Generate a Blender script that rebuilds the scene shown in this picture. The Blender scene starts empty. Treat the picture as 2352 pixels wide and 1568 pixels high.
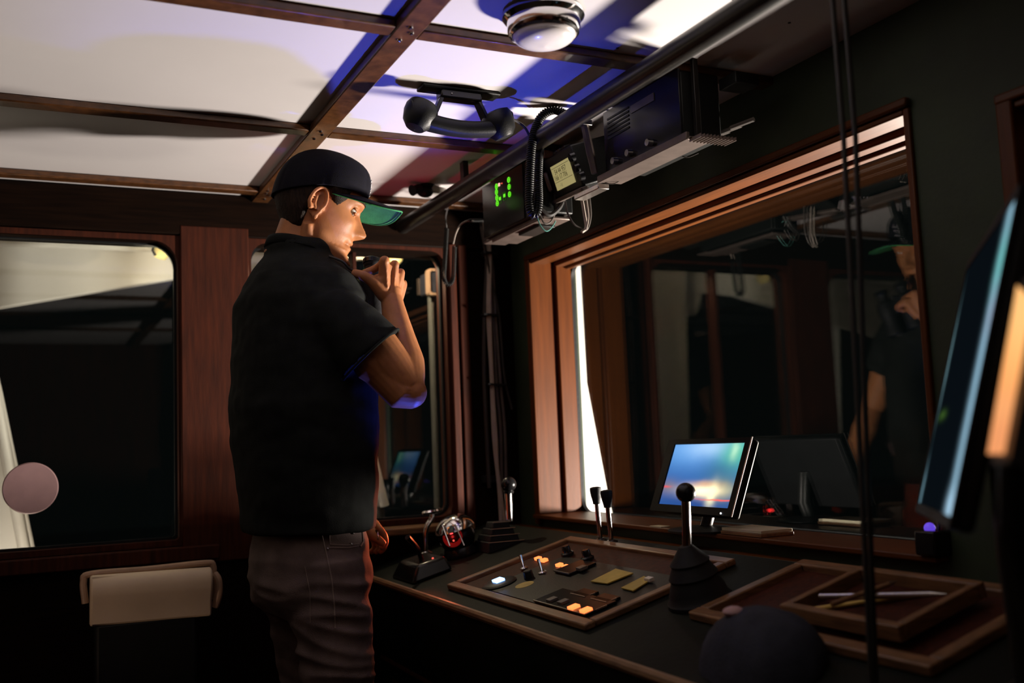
import bpy, bmesh, math, random
import numpy as np
from mathutils import Vector, Matrix, noise
from mathutils.bvhtree import BVHTree
random.seed(7)
SC = bpy.context.scene
COL = SC.collection

# ------------------------------------------------------------------ camera
# room axes seen by the lens: X forward (bow), Y to port, Z up; lens at the origin
FPX, CU, CV = 2290.0, 1176.0, 784.0
_up = np.array([-918., -22600., 2290.]); _up /= np.linalg.norm(_up)
_b = np.array([-1100., 276., 2290.]); _b -= _up * _b.dot(_up); _b /= np.linalg.norm(_b)
_a = np.cross(_b, _up)
if _a[0] < 0: _a = -_a
WM = np.array([_a, _b, _up])            # world = WM @ (right, down, forward)

def at(u, v, y):
    """point seen at photo pixel (u, v) that lies in the plane Y = y"""
    d = WM @ np.array([u - CU, v - CV, FPX]); return Vector(d * (y / d[1]))
def atx(u, v, x):
    d = WM @ np.array([u - CU, v - CV, FPX]); return Vector(d * (x / d[0]))
def atz(u, v, z):
    d = WM @ np.array([u - CU, v - CV, FPX]); return Vector(d * (z / d[2]))
CS = .257                                # slope of the console top
def cz(x): return -.35 + (x - .91) * CS
def atc(u, v):
    d = WM @ np.array([u - CU, v - CV, FPX]); t = (-.35 - .91 * CS) / (d[2] - d[0] * CS); return Vector(d * t)

cam = bpy.data.cameras.new('camera'); camo = bpy.data.objects.new('camera', cam); COL.objects.link(camo)
right, down, fwd = (Vector(WM[:, k]) for k in range(3))
camo.matrix_world = Matrix((( right.x, -down.x, -fwd.x, 0), (right.y, -down.y, -fwd.y, 0), (right.z, -down.z, -fwd.z, 0), (0, 0, 0, 1)))
cam.sensor_width = 36; cam.lens = 36 * FPX / 2352; cam.clip_start = .02
cam.dof.use_dof = True; cam.dof.focus_distance = 2.2; cam.dof.aperture_fstop = 2.6
SC.camera = camo

# ------------------------------------------------------------------ world, lamps, exposure
w = bpy.data.worlds.new('night'); SC.world = w; w.use_nodes = True
w.node_tree.nodes['Background'].inputs[0].default_value = (.25, .38, .36, 1)
w.node_tree.nodes['Background'].inputs[1].default_value = .006
SC.view_settings.view_transform = 'Standard'; SC.view_settings.look = 'None'
SC.view_settings.gamma = 1; SC.view_settings.use_curve_mapping = False
SC.view_settings.exposure = 0
SC.cycles.use_denoising = True
SC.cycles.max_bounces = 8; SC.cycles.transparent_max_bounces = 16
SC.cycles.sample_clamp_indirect = 4; SC.cycles.caustics_reflective = False; SC.cycles.caustics_refractive = False

def lamp(name, kind, loc, aim, power, col, size=.1, **kw):
    l = bpy.data.lights.new(name, kind); l.energy = power; l.color = col
    if kind == 'AREA': l.shape = 'DISK'; l.size = size
    else: l.shadow_soft_size = size
    for k, v in kw.items(): setattr(l, k, v)
    o = bpy.data.objects.new(name, l); COL.objects.link(o); o.location = loc
    o.rotation_euler = (Vector(aim) - Vector(loc)).to_track_quat('-Z', 'Y').to_euler()
    return o
KEY = Vector((2.5, 1.90, -.32))
lamp('foredeck_light', 'AREA', KEY, (.6, 2.0, .55), 142, (1, .86, .77), .2)
lamp('port_deck_light', 'POINT', (.33, 3.27, .58), (0, 0, 0), .5, (1, .86, .62), .01)
lamp('overhang_fill_light', 'POINT', (-.05, 3.17, -.42), (0, 0, 0), 7, (1, .86, .70), .02)  # unseen fill added below the sill to brighten the overhang
lamp('fore_port_deck_light', 'POINT', (1.06, 3.12, .66), (0, 0, 0), 12, (1, .78, .52), .008)
lamp('side_deck_light', 'POINT', (-.9, 3.7, -.1), (0, 0, 0), 4, (1, .72, .5), .1)
lamp('cabin_fill_light', 'AREA', (-1.0, .2, .70), (-1.2, .3, -1), .22, (1, .62, .38), .3)  # weak warm fill added behind the camera, no fitting modelled
lamp('seat_fill_light', 'SPOT', (-.75, 1.75, -.62), (.34, 2.7, -.30), 5.5, (1, .66, .45), .03, spot_size=math.radians(24), spot_blend=.9)  # narrow unseen spot added only to warm the seat back

# ------------------------------------------------------------------ materials
def mat(name, col, rough=.5, metal=0, var=.15, scale=30, bump=0, bscale=60, emit=None, estr=0, stretch=None, spec=.5, sss=0, coat=0):
    m = bpy.data.materials.new(name); m.use_nodes = True
    nt = m.node_tree; N = nt.nodes; L = nt.links; b = N['Principled BSDF']
    b.inputs['Roughness'].default_value = rough; b.inputs['Metallic'].default_value = metal
    b.inputs['Specular IOR Level'].default_value = spec
    if coat: b.inputs['Coat Weight'].default_value = coat
    if sss:
        b.inputs['Subsurface Weight'].default_value = sss; b.inputs['Subsurface Radius'].default_value = (.012, .004, .002); b.inputs['Subsurface Scale'].default_value = 1
    tc = N.new('ShaderNodeTexCoord'); mp = N.new('ShaderNodeMapping'); L.new(tc.outputs['Object'], mp.inputs[0])
    if stretch: mp.inputs['Scale'].default_value = stretch
    nz = N.new('ShaderNodeTexNoise'); nz.inputs['Scale'].default_value = scale; nz.inputs['Detail'].default_value = 5
    L.new(mp.outputs[0], nz.inputs['Vector'])
    rp = N.new('ShaderNodeValToRGB')
    c0 = [max(0, c * (1 - var)) for c in col]; c1 = [min(1, c * (1 + var)) for c in col]
    rp.color_ramp.elements[0].color = (*c0, 1); rp.color_ramp.elements[0].position = .3
    rp.color_ramp.elements[1].color = (*c1, 1); rp.color_ramp.elements[1].position = .7
    L.new(nz.outputs['Fac'], rp.inputs[0]); L.new(rp.outputs[0], b.inputs['Base Color'])
    if bump:
        n2 = N.new('ShaderNodeTexNoise'); n2.inputs['Scale'].default_value = bscale; n2.inputs['Detail'].default_value = 4
        L.new(mp.outputs[0], n2.inputs['Vector'])
        bp = N.new('ShaderNodeBump'); bp.inputs['Strength'].default_value = bump; bp.inputs['Distance'].default_value = .004
        L.new(n2.outputs['Fac'], bp.inputs['Height']); L.new(bp.outputs[0], b.inputs['Normal'])
    if emit:
        b.inputs['Emission Color'].default_value = (*emit, 1); b.inputs['Emission Strength'].default_value = estr
    return m
M = {}
M['ceiling'] = mat('white_ceiling_paint', (.74, .70, .71), .45, var=.03, scale=3, bump=.03, bscale=40)
M['woodY'] = mat('varnished_wood_y', (.095, .027, .0045), .42, var=.25, scale=9, stretch=(9, .6, 9), bump=.06, spec=.28)
M['woodX'] = mat('varnished_wood_x', (.12, .042, .012), .38, var=.35, scale=14, stretch=(.6, 9, 9), bump=.1, coat=.15)
M['batten'] = mat('dark_batten_wood', (.085, .031, .009), .36, var=.4, scale=16, stretch=(3, 3, 9), bump=.1, coat=.2)
M['woodZ'] = mat('varnished_wood_z', (.10, .026, .0036), .45, var=.22, scale=8, stretch=(9, 9, .5), bump=.06, spec=.25)
M['oakX'] = mat('console_trim_wood', (.20, .10, .045), .4, var=.4, scale=18, stretch=(1, 8, 8), bump=.1)
M['oakY'] = mat('console_trim_wood_y', (.20, .10, .045), .4, var=.4, scale=18, stretch=(8, 1, 8), bump=.1)
M['mahog'] = mat('dark_mahogany', (.05, .0095, .0026), .65, spec=.2, var=.4, scale=12, stretch=(8, 8, .6), bump=.1)
M['header'] = mat('near_black_stained_wood', (.0075, .003, .0014), .6, var=.4, scale=12, stretch=(.6, 8, 8), bump=.1, spec=.06)
M['wall'] = mat('dark_green_wall_paint', (.022, .036, .016), .65, var=.3, scale=6, bump=.15, bscale=80)
M['black'] = mat('black_plastic', (.008, .0085, .008), .45, var=.2, bump=.1, bscale=300, spec=.28)
M['gloss'] = mat('black_gloss_plastic', (.008, .008, .009), .24, var=.2, spec=.35)
M['matte'] = mat('matte_black_casing', (.004, .004, .0045), .6, var=.2, spec=.12)
M['rubber'] = mat('black_rubber', (.010, .010, .011), .6, spec=.25, var=.2, bump=.15, bscale=120)
M['blackmetal'] = mat('black_painted_metal', (.02, .018, .016), .34, .3, var=.2, bump=.05)
M['chrome'] = mat('chrome', (.75, .74, .74), .1, 1, var=.04)
M['steel'] = mat('brushed_steel', (.5, .47, .44), .3, 1, var=.1, stretch=(1, 12, 1))
M['greymetal'] = mat('grey_metal_tray', (.15, .115, .10), .42, .5, var=.15, bump=.05)
M['console'] = mat('dark_console_laminate', (.0055, .0075, .0045), .65, var=.3, scale=10, bump=.15, bscale=90, spec=.12)
M['white'] = mat('white_gelcoat', (.72, .68, .62), .4, var=.04, scale=4)
M['cream'] = mat('cream_vinyl', (.75, .60, .44), .5, var=.08, scale=8, bump=.15, bscale=50)
M['creamrim'] = mat('cream_rim', (.42, .27, .18), .45, var=.1)
M['pink'] = mat('pale_pink_disc', (.50, .30, .30), .6, var=.06)
M['paper'] = mat('paper', (.62, .56, .40), .8, var=.08, scale=25)
M['yellow'] = mat('yellowed_label', (.46, .33, .06), .6, var=.25, scale=25)
M['orangeglow'] = mat('lit_orange_switch', (.6, .15, .03), .4, emit=(1, .20, .05), estr=2.2)
M['greenglow'] = mat('lit_green_key', (.1, .5, .05), .4, emit=(.16, 1, .02), estr=.9)
M['redglow'] = mat('lit_red_lamp', (.6, .1, .05), .4, emit=(1, .12, .08), estr=1.2)
M['whitered'] = mat('lit_white_red_digit', (.6, .3, .3), .4, emit=(1, .45, .4), estr=1.4)
M['blueglow'] = mat('lit_blue_lens', (.3, .5, .9), .3, emit=(.16, .38, 1), estr=6)
M['dimlens'] = mat('unlit_lens', (.14, .12, .10), .35, var=.2)
M['white_led'] = mat('white_led', (.8, .8, .9), .3, emit=(.8, .85, 1), estr=3)
M['brass'] = mat('dull_brass', (.45, .30, .08), .35, .7, var=.15)
M['skin'] = mat('skin', (.42, .165, .066), .5, var=.12, scale=40, bump=.06, bscale=300, sss=.12, spec=.25)
M['hair'] = mat('dark_brown_hair', (.022, .012, .008), .55, var=.5, scale=60, stretch=(3, 3, .6), bump=.5, bscale=180, spec=.12)
M['shirt'] = mat('black_cotton', (.013, .014, .013), .85, var=.2, scale=40, bump=.15, bscale=400, spec=.08)
M['cap'] = mat('navy_cap_cloth', (.006, .0055, .010), .8, var=.2, scale=60, bump=.25, bscale=500, spec=.12)
M['brimgreen'] = mat('green_brim_cloth', (.05, .30, .09), .8, var=.12, scale=60, bump=.15, bscale=500, spec=.2)
M['jeans'] = mat('worn_brown_grey_denim', (.15, .105, .095), .8, var=.25, scale=20, bump=.3, bscale=500, spec=.2)
M['stitch'] = mat('seam_thread', (.26, .19, .16), .8, var=.1)
M['shoe'] = mat('dark_shoe_leather', (.02, .018, .016), .5, var=.2)
M['eye'] = mat('eye_white', (.7, .66, .62), .15, var=.03)
M['iris'] = mat('iris', (.05, .035, .025), .1, var=.3)
M['tealwire'] = mat('teal_wire', (.08, .28, .24), .45, var=.1)
M['whitewire'] = mat('white_wire', (.42, .36, .31), .45, var=.1)
M['greywire'] = mat('grey_cable', (.10, .085, .075), .5, var=.2)
M['blackwire'] = mat('black_cable', (.025, .022, .02), .5, var=.2)
M['seatblue'] = mat('dark_blue_grey_fabric', (.030, .032, .045), .85, var=.2, scale=30, bump=.3, bscale=200, spec=.2)
M['floor'] = mat('dark_deck_floor', (.03, .02, .014), .6, var=.3, scale=10, stretch=(1, 8, 1))
M['deck'] = mat('deck_paint', (.10, .10, .09), .7, var=.15, scale=6)
M['yellowlamp'] = mat('yellow_lamp_glass', (.75, .6, .25), .4, emit=(1, .75, .3), estr=.35)
M['water'] = mat('dark_water', (.002, .004, .005), .12, var=.2, bump=.6, bscale=1.5)
M['lcd'] = mat('yellowish_backlit_display', (.30, .27, .12), .5, var=.12, scale=30, emit=(1, .86, .36), estr=.30)
M['ink'] = mat('printed_ink', (.07, .055, .03), .7, var=.1)
M['thread_white'] = mat('white_embroidery', (.6, .58, .6), .7, var=.05)

def glass_mat(name, tint=(1, 1, 1)):
    m = bpy.data.materials.new(name); m.use_nodes = True; nt = m.node_tree; N = nt.nodes; L = nt.links
    for n_ in list(N): N.remove(n_)
    out = N.new('ShaderNodeOutputMaterial'); mx = N.new('ShaderNodeMixShader')
    tr = N.new('ShaderNodeBsdfTransparent'); tr.inputs[0].default_value = (*tint, 1)
    gl = N.new('ShaderNodeBsdfGlossy'); gl.inputs['Roughness'].default_value = .015
    ge = N.new('ShaderNodeNewGeometry'); dp = N.new('ShaderNodeVectorMath'); dp.operation = 'DOT_PRODUCT'
    L.new(ge.outputs['Normal'], dp.inputs[0]); L.new(ge.outputs['Incoming'], dp.inputs[1])
    def mth(op, a, b):
        q = N.new('ShaderNodeMath'); q.operation = op
        for i, x in enumerate((a, b)):
            if isinstance(x, (int, float)): q.inputs[i].default_value = x
            elif x is not None: L.new(x, q.inputs[i])
        return q.outputs[0]
    c = mth('ABSOLUTE', dp.outputs['Value'], None); k = mth('POWER', mth('SUBTRACT', 1, c), 5)
    L.new(mth('ADD', mth('MULTIPLY', k, .94), .05), mx.inputs[0])
    L.new(tr.outputs[0], mx.inputs[1]); L.new(gl.outputs[0], mx.inputs[2]); L.new(mx.outputs[0], out.inputs[0])
    return m
M['glass'] = glass_mat('window_glass', (.93, .95, .94))

def screen_mat(name, spots, base, noise_amt=.3, nscale=6, strength=1.0, stripes=()):
    """emissive picture: gaussian colour patches in UV over a base colour, gently warped by noise"""
    m = bpy.data.materials.new(name); m.use_nodes = True; nt = m.node_tree; N = nt.nodes; L = nt.links
    b = N['Principled BSDF']; b.inputs['Base Color'].default_value = (.004, .004, .005, 1); b.inputs['Roughness'].default_value = .5; b.inputs['Specular IOR Level'].default_value = 0
    uv = N.new('ShaderNodeTexCoord'); nz = N.new('ShaderNodeTexNoise'); nz.inputs['Scale'].default_value = nscale; nz.inputs['Detail'].default_value = 4
    L.new(uv.outputs['UV'], nz.inputs['Vector'])
    va = N.new('ShaderNodeVectorMath'); va.operation = 'MULTIPLY_ADD'; va.inputs[1].default_value = (noise_amt * .4,) * 3
    L.new(nz.outputs['Color'], va.inputs[0]); L.new(uv.outputs['UV'], va.inputs[2])
    sp = N.new('ShaderNodeSeparateXYZ'); L.new(va.outputs[0], sp.inputs[0])
    def mth(op, a, b_=0.0):
        q = N.new('ShaderNodeMath'); q.operation = op
        for i, x in enumerate((a, b_)):
            if isinstance(x, (int, float)): q.inputs[i].default_value = x
            else: L.new(x, q.inputs[i])
        return q.outputs[0]
    off = noise_amt * .2
    acc = None
    prev = N.new('ShaderNodeRGB'); prev.outputs[0].default_value = (*base, 1); prev = prev.outputs[0]
    for (u0, v0, su, sv, col, amt) in spots:
        du = mth('DIVIDE', mth('SUBTRACT', sp.outputs[0], u0 + off), su); dv = mth('DIVIDE', mth('SUBTRACT', sp.outputs[1], v0 + off), sv)
        g = mth('EXPONENT', mth('MULTIPLY', mth('ADD', mth('MULTIPLY', du, du), mth('MULTIPLY', dv, dv)), -1.0))
        mx = N.new('ShaderNodeMix'); mx.data_type = 'RGBA'; mx.clamp_factor = True
        L.new(mth('MULTIPLY', g, amt), mx.inputs[0]); L.new(prev, mx.inputs[6]); mx.inputs[7].default_value = (*col, 1)
        prev = mx.outputs[2]
    L.new(prev, b.inputs['Emission Color']); b.inputs['Emission Strength'].default_value = strength
    return m
M['screen'] = screen_mat('monitor_picture', [
    (.3, .95, .7, .35, (.16, .45, .95), .9), (.55, .95, .35, .16, (.55, .80, 1.1), .7), (.9, .85, .22, .3, (.12, .62, .40), .9), (.88, .88, .05, .14, (.6, 1.0, .7), .8),
    (.75, .55, .25, .2, (.05, .17, .30), .6), (.5, .05, .8, .16, (.02, .07, .28), .8), (.05, .30, .16, .12, (.30, .22, .20), .7), (.85, .28, .2, .16, (.35, .40, .10), .6), (.58, .26, .26, .09, (1.9, 1.5, .9), 1),
    (.62, .36, .2, .05, (.9, .45, .2), .6), (.72, .2, .06, .16, (1.5, 1.4, .8), .8), (.85, .13, .3, .012, (1.2, .15, .12), .9), (.02, .3, .08, .02, (1.0, .1, .1), .8)],
    (.035, .13, .42), .16, 4, 1.0)
M['bigscreen'] = screen_mat('chart_screen_picture', [
    (.055, .5, .075, 3, (.36, .62, .80), .97), (.06, .82, .08, .10, (.16, .66, .60), .8), (.05, .64, .05, .06, (.42, .50, .68), .8), (.05, .03, .10, .05, (.55, .85, 1.1), .9), (.99, .60, .035, .2, (.16, .30, .34), .9), (.985, .05, .04, .10, (.18, .34, .42), .9), (.80, .36, .1, .02, (.05, .12, .02), .8)],
    (.002, .004, .006), .08, 14, .9)

# ------------------------------------------------------------------ mesh helpers
class MB:
    def __init__(self): self.v = []; self.f = []
    def add(self, vs, fs):
        o = len(self.v); self.v += [Vector(p) for p in vs]; self.f += [[i + o for i in q] for q in fs]; return self
    def hexa(self, p):            # 8 corners: bottom 4 (ccw), top 4
        return self.add(p, [(3, 2, 1, 0), (4, 5, 6, 7), (0, 1, 5, 4), (1, 2, 6, 5), (2, 3, 7, 6), (3, 0, 4, 7)])
    def box(self, x0, x1, y0, y1, z0, z1):
        return self.hexa([(x0, y0, z0), (x1, y0, z0), (x1, y1, z0), (x0, y1, z0), (x0, y0, z1), (x1, y0, z1), (x1, y1, z1), (x0, y1, z1)])
    def obox(self, c, ax, ay, az):  # oriented box: centre and half vectors
        c = Vector(c); ax = Vector(ax); ay = Vector(ay); az = Vector(az)
        return self.hexa([c - ax - ay - az, c + ax - ay - az, c + ax + ay - az, c - ax + ay - az, c - ax - ay + az, c + ax - ay + az, c + ax + ay + az, c - ax + ay + az])
    def prism(self, poly, d):       # polygon (list of Vector) extruded by vector d
        n = len(poly); d = Vector(d); vs = [Vector(p) for p in poly] + [Vector(p) + d for p in poly]
        return self.add(vs, [list(range(n))[::-1], list(range(n, 2 * n))] + [(i, (i + 1) % n, n + (i + 1) % n, n + i) for i in range(n)])
    def tube(self, pts, r, seg=10, cap=True, closed=False):
        pts = [Vector(p) for p in pts]; n = len(pts); rs = r if isinstance(r, (list, tuple)) else [r] * n
        up = None; rings = []
        for i, p in enumerate(pts):
            a = pts[(i - 1) % n] if (i or closed) else p; b = pts[(i + 1) % n] if (i < n - 1 or closed) else p
            t = (b - a).normalized()
            if up is None: up = t.orthogonal().normalized()
            up = (up - t * up.dot(t)).normalized(); sd = t.cross(up)
            rings.append([p + (up * math.cos(2 * math.pi * k / seg) + sd * math.sin(2 * math.pi * k / seg)) * rs[i] for k in range(seg)])
        vs = [q for ring in rings for q in ring]; fs = []
        for i in range(n if closed else n - 1):
            j = (i + 1) % n
            for k in range(seg):
                k2 = (k + 1) % seg; fs.append((i * seg + k, i * seg + k2, j * seg + k2, j * seg + k))
        if cap and not closed: fs += [list(range(seg))[::-1], [(n - 1) * seg + k for k in range(seg)]]
        return self.add(vs, fs)
    def lathe(self, prof, base, axis=(0, 0, 1), seg=32):   # prof: (radius, height) list
        base = Vector(base); ax = Vector(axis).normalized(); u = ax.orthogonal().normalized(); w_ = ax.cross(u)
        vs = []; fs = []; n = len(prof)
        for (r, h) in prof:
            for k in range(seg):
                t = 2 * math.pi * k / seg; vs.append(base + ax * h + (u * math.cos(t) + w_ * math.sin(t)) * max(r, 1e-5))
        for i in range(n - 1):
            for k in range(seg):
                k2 = (k + 1) % seg; fs.append((i * seg + k, i * seg + k2, (i + 1) * seg + k2, (i + 1) * seg + k))
        fs += [list(range(seg))[::-1], [(n - 1) * seg + k for k in range(seg)]]
        return self.add(vs, fs)
    def ball(self, c, r, seg=24, sq=(1, 1, 1)):
        c = Vector(c); vs = []; fs = []; nr = seg // 2
        for i in range(nr + 1):
            ph = math.pi * i / nr
            for k in range(seg):
                t = 2 * math.pi * k / seg
                vs.append(c + Vector((math.sin(ph) * math.cos(t) * r * sq[0], math.sin(ph) * math.sin(t) * r * sq[1], math.cos(ph) * r * sq[2])))
        for i in range(nr):
            for k in range(seg):
                k2 = (k + 1) % seg; fs.append((i * seg + k, (i + 1) * seg + k, (i + 1) * seg + k2, i * seg + k2))
        return self.add(vs, fs)
    def loft(self, rings):           # list of equal length closed rings
        n = len(rings[0]); vs = [Vector(p) for r in rings for p in r]; fs = []
        for i in range(len(rings) - 1):
            for k in range(n):
                k2 = (k + 1) % n; fs.append((i * n + k, i * n + k2, (i + 1) * n + k2, (i + 1) * n + k))
        fs += [list(range(n))[::-1], [(len(rings) - 1) * n + k for k in range(n)]]
        return self.add(vs, fs)
    def mesh(self, name='m'):
        me = bpy.data.meshes.new(name); me.from_pydata([tuple(p) for p in self.v], [], self.f); me.update()
        bm = bmesh.new(); bm.from_mesh(me); bmesh.ops.recalc_face_normals(bm, faces=bm.faces); bm.to_mesh(me); bm.free()
        return me
    def build(self, name, m, parent=None, bevel=0, smooth=35):
        off = root_loc(parent)
        self.v = [p - off for p in self.v]
        return place(name, self.mesh(name), m, parent, bevel, smooth)

def root_loc(p):
    o = Vector((0, 0, 0))
    while p is not None: o = o + p.location; p = p.parent
    return o
def place(name, me, m, parent=None, bevel=0, smooth=35):
    o = bpy.data.objects.new(name, me); COL.objects.link(o)
    if m is not None: me.materials.append(M[m] if isinstance(m, str) else m)
    me.polygons.foreach_set('use_smooth', [True] * len(me.polygons))
    if smooth < 180: me.set_sharp_from_angle(angle=math.radians(smooth))
    if bevel:
        b = o.modifiers.new('bevel', 'BEVEL'); b.width = bevel; b.segments = 2; b.limit_method = 'ANGLE'; b.harden_normals = False
    if parent is not None: o.parent = parent
    return o
def tag(o, label, cat, group=None, kind=None):
    if label: o['label'] = label
    if cat: o['category'] = cat
    if group: o['group'] = group
    if kind: o['kind'] = kind
    return o
def thing(name, label, cat, loc=(0, 0, 0), group=None):
    o = bpy.data.objects.new(name, None); COL.objects.link(o); o.location = loc; o.empty_display_size = .05
    return tag(o, label, cat, group)
def struct(o): o['kind'] = 'structure'; return o
def copy_tree(o, delta, label=None):
    c = o.copy(); COL.objects.link(c); c.location = o.location + Vector(delta)
    if label: c['label'] = label
    def rec(a, b):
        for ch in [q for q in a.children]:
            d = ch.copy(); COL.objects.link(d); d.parent = b; rec(ch, d)
    rec(o, c); return c
def spline(pts, n=12):
    """Catmull-Rom through the points"""
    P = [Vector(p) for p in pts]; P = [P[0] * 2 - P[1]] + P + [P[-1] * 2 - P[-2]]; out = []
    for i in range(1, len(P) - 2):
        for k in range(n):
            t = k / n; a, b, c, d = P[i - 1], P[i], P[i + 1], P[i + 2]
            out.append(.5 * ((2 * b) + (c - a) * t + (2 * a - 5 * b + 4 * c - d) * t * t + (3 * b - a - 3 * c + d) * t ** 3))
    out.append(P[-2]); return out
def helix(path, rad, pitch, steps=10):
    """coil wound round a polyline"""
    path = [Vector(p) for p in path]; d = [0]
    for a, b in zip(path, path[1:]): d.append(d[-1] + (b - a).length)
    tot = d[-1]; n = int(tot / pitch * steps); out = []; up = None; j = 0
    for i in range(n + 1):
        s = tot * i / n
        while j < len(path) - 2 and d[j + 1] < s: j += 1
        t = (s - d[j]) / max(1e-9, d[j + 1] - d[j]); p = path[j].lerp(path[j + 1], t); tg = (path[j + 1] - path[j]).normalized()
        if up is None: up = tg.orthogonal().normalized()
        up = (up - tg * up.dot(tg)).normalized(); sd = tg.cross(up); a = 2 * math.pi * i / steps
        out.append(p + (up * math.cos(a) + sd * math.sin(a)) * rad)
    return out
def remesh(mb, voxel, smooth_it=2, fac=.5):
    me = mb.mesh('tmp'); o = bpy.data.objects.new('tmp', me); COL.objects.link(o)
    r = o.modifiers.new('r', 'REMESH'); r.mode = 'VOXEL'; r.voxel_size = voxel
    if smooth_it:
        s = o.modifiers.new('s', 'SMOOTH'); s.factor = fac; s.iterations = smooth_it
    dg = bpy.context.evaluated_depsgraph_get(); out = bpy.data.meshes.new_from_object(o.evaluated_get(dg))
    bpy.data.objects.remove(o); bpy.data.meshes.remove(me); return out
def displace(me, fn):
    n = len(me.vertices); co = np.empty(n * 3); me.vertices.foreach_get('co', co)
    nn = np.empty(n * 3); me.vertex_normals.foreach_get('vector', nn)
    co = co.reshape(-1, 3); nn = nn.reshape(-1, 3); co += nn * np.array([fn(c, k) for c, k in zip(co, nn)])[:, None]
    me.vertices.foreach_set('co', co.ravel()); me.update()
def text_mesh(name, s, m, parent, org, ux, uy, h, thick=.0004):
    cu = bpy.data.curves.new('t', 'FONT'); cu.body = s; cu.size = 1; cu.extrude = .01; cu.resolution_u = 2; cu.align_x = 'LEFT'
    o = bpy.data.objects.new('t', cu); COL.objects.link(o); dg = bpy.context.evaluated_depsgraph_get()
    me = bpy.data.meshes.new_from_object(o.evaluated_get(dg)); bpy.data.objects.remove(o); bpy.data.curves.remove(cu)
    ux = Vector(ux).normalized(); uy = Vector(uy).normalized(); uz = ux.cross(uy); off = root_loc(parent)
    for q in me.vertices: q.co = Vector(org) + ux * q.co.x * h + uy * q.co.y * h + uz * q.co.z * h * .05 - off
    return place(name, me, m, parent)
CEIL, FLOOR = .76, -1.08
XF, XG, YP = 1.43, 1.585, 2.95

# ================================================================== the room
XA, YS = -1.75, -1.1                     # aft wall, starboard wall
fl = MB().box(XA, XF + .3, YS, YP + .1, FLOOR - .04, FLOOR).build('floor', 'floor'); struct(fl)
xs = [XA, -.62, .603, XF + .02]; ys = [YS, -.22, .4, 1.02, 1.64, 2.26, 2.848, YP + .02]
ce = MB().box(XA - .05, XF + .25, YS - .05, YP + .12, CEIL + .008, CEIL + .05).build('ceiling', 'ceiling'); struct(ce)
for i in range(3):
    for j in range(7):
        MB().box(xs[i] + .002, xs[i + 1] - .002, ys[j] + .002, ys[j + 1] - .002, CEIL, CEIL + .008).build('panel', 'ceiling', ce)
for y in ys[1:-1]:
    for i in range(3):
        MB().box(xs[i] + .025 * (i > 0), xs[i + 1] - .025 * (i < 2), y - .021, y + .021, CEIL - .017, CEIL - .0005).build('batten', 'batten', ce, .003)
for x in xs[1:3]:
    b = MB().box(x - .025, x + .025, YS, YP, CEIL - .019, CEIL - .0005).build('batten', 'batten', ce, .003)
    if x > 0:
        for y in (1.64, 2.26, 2.848):
            for (dx, dy) in ((-.004, -.035), (.006, -.012), (-.004, .024)) if y < 2.8 else ((-.006, -.05), (-.004, -.02), (.01, .0), (.004, .045)):
                MB().lathe([(.0001, 0), (.0048, .0004), (.0042, .0028), (.002, .0042), (.0001, .0046)], (x + dx, y + dy, CEIL - .0188), (0, 0, -1), 12).build('screw', 'chrome', b)
for (u, v) in ((1418, 110), (1813, 52)):  # little dark holes left in the panels
    p = atz(u, v, CEIL); MB().lathe([(.0001, 0), (.003, 0), (.003, .0015), (.0001, .0015)], (p.x, p.y, CEIL - .001), seg=10).build('screw_hole', 'black', ce)

def rrect(a0, a1, b0, b1, r, n=8):
    """rounded rectangle loop (a, b), corners ordered ccw from lower right; r may be one radius or four (br, tr, tl, bl)"""
    rs = r if isinstance(r, (list, tuple)) else [r] * 4; out = []
    for (ca, cb, t0, rr) in ((a1, b0, -90, rs[0]), (a1, b1, 0, rs[1]), (a0, b1, 90, rs[2]), (a0, b0, 180, rs[3])):
        oa = ca - rr if ca == a1 else ca + rr; ob = cb - rr if cb == b1 else cb + rr
        for k in range(n + 1):
            t = math.radians(t0 + 90 * k / n); out.append((oa + rr * math.cos(t), ob + rr * math.sin(t)))
    return out
def ringframe(mb, outer, inner, fn, d0, d1):
    """flat ring between two loops with the same count, thick from d0 to d1; fn(a, b, d) -> point"""
    n = len(outer); vs = [fn(*p, d0) for p in outer] + [fn(*p, d0) for p in inner] + [fn(*p, d1) for p in outer] + [fn(*p, d1) for p in inner]
    fs = []
    for i in range(n):
        j = (i + 1) % n
        fs += [(i, j, n + j, n + i), (2 * n + i, 3 * n + i, 3 * n + j, 2 * n + j), (i, 2 * n + i, 2 * n + j, j), (n + i, n + j, 3 * n + j, 3 * n + i)]
    return mb.add(vs, fs)
fx = lambda a, b, d: (d, a, b)           # front wall: a = y
fy = lambda a, b, d: (a, d, b)           # port wall: a = x

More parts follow.
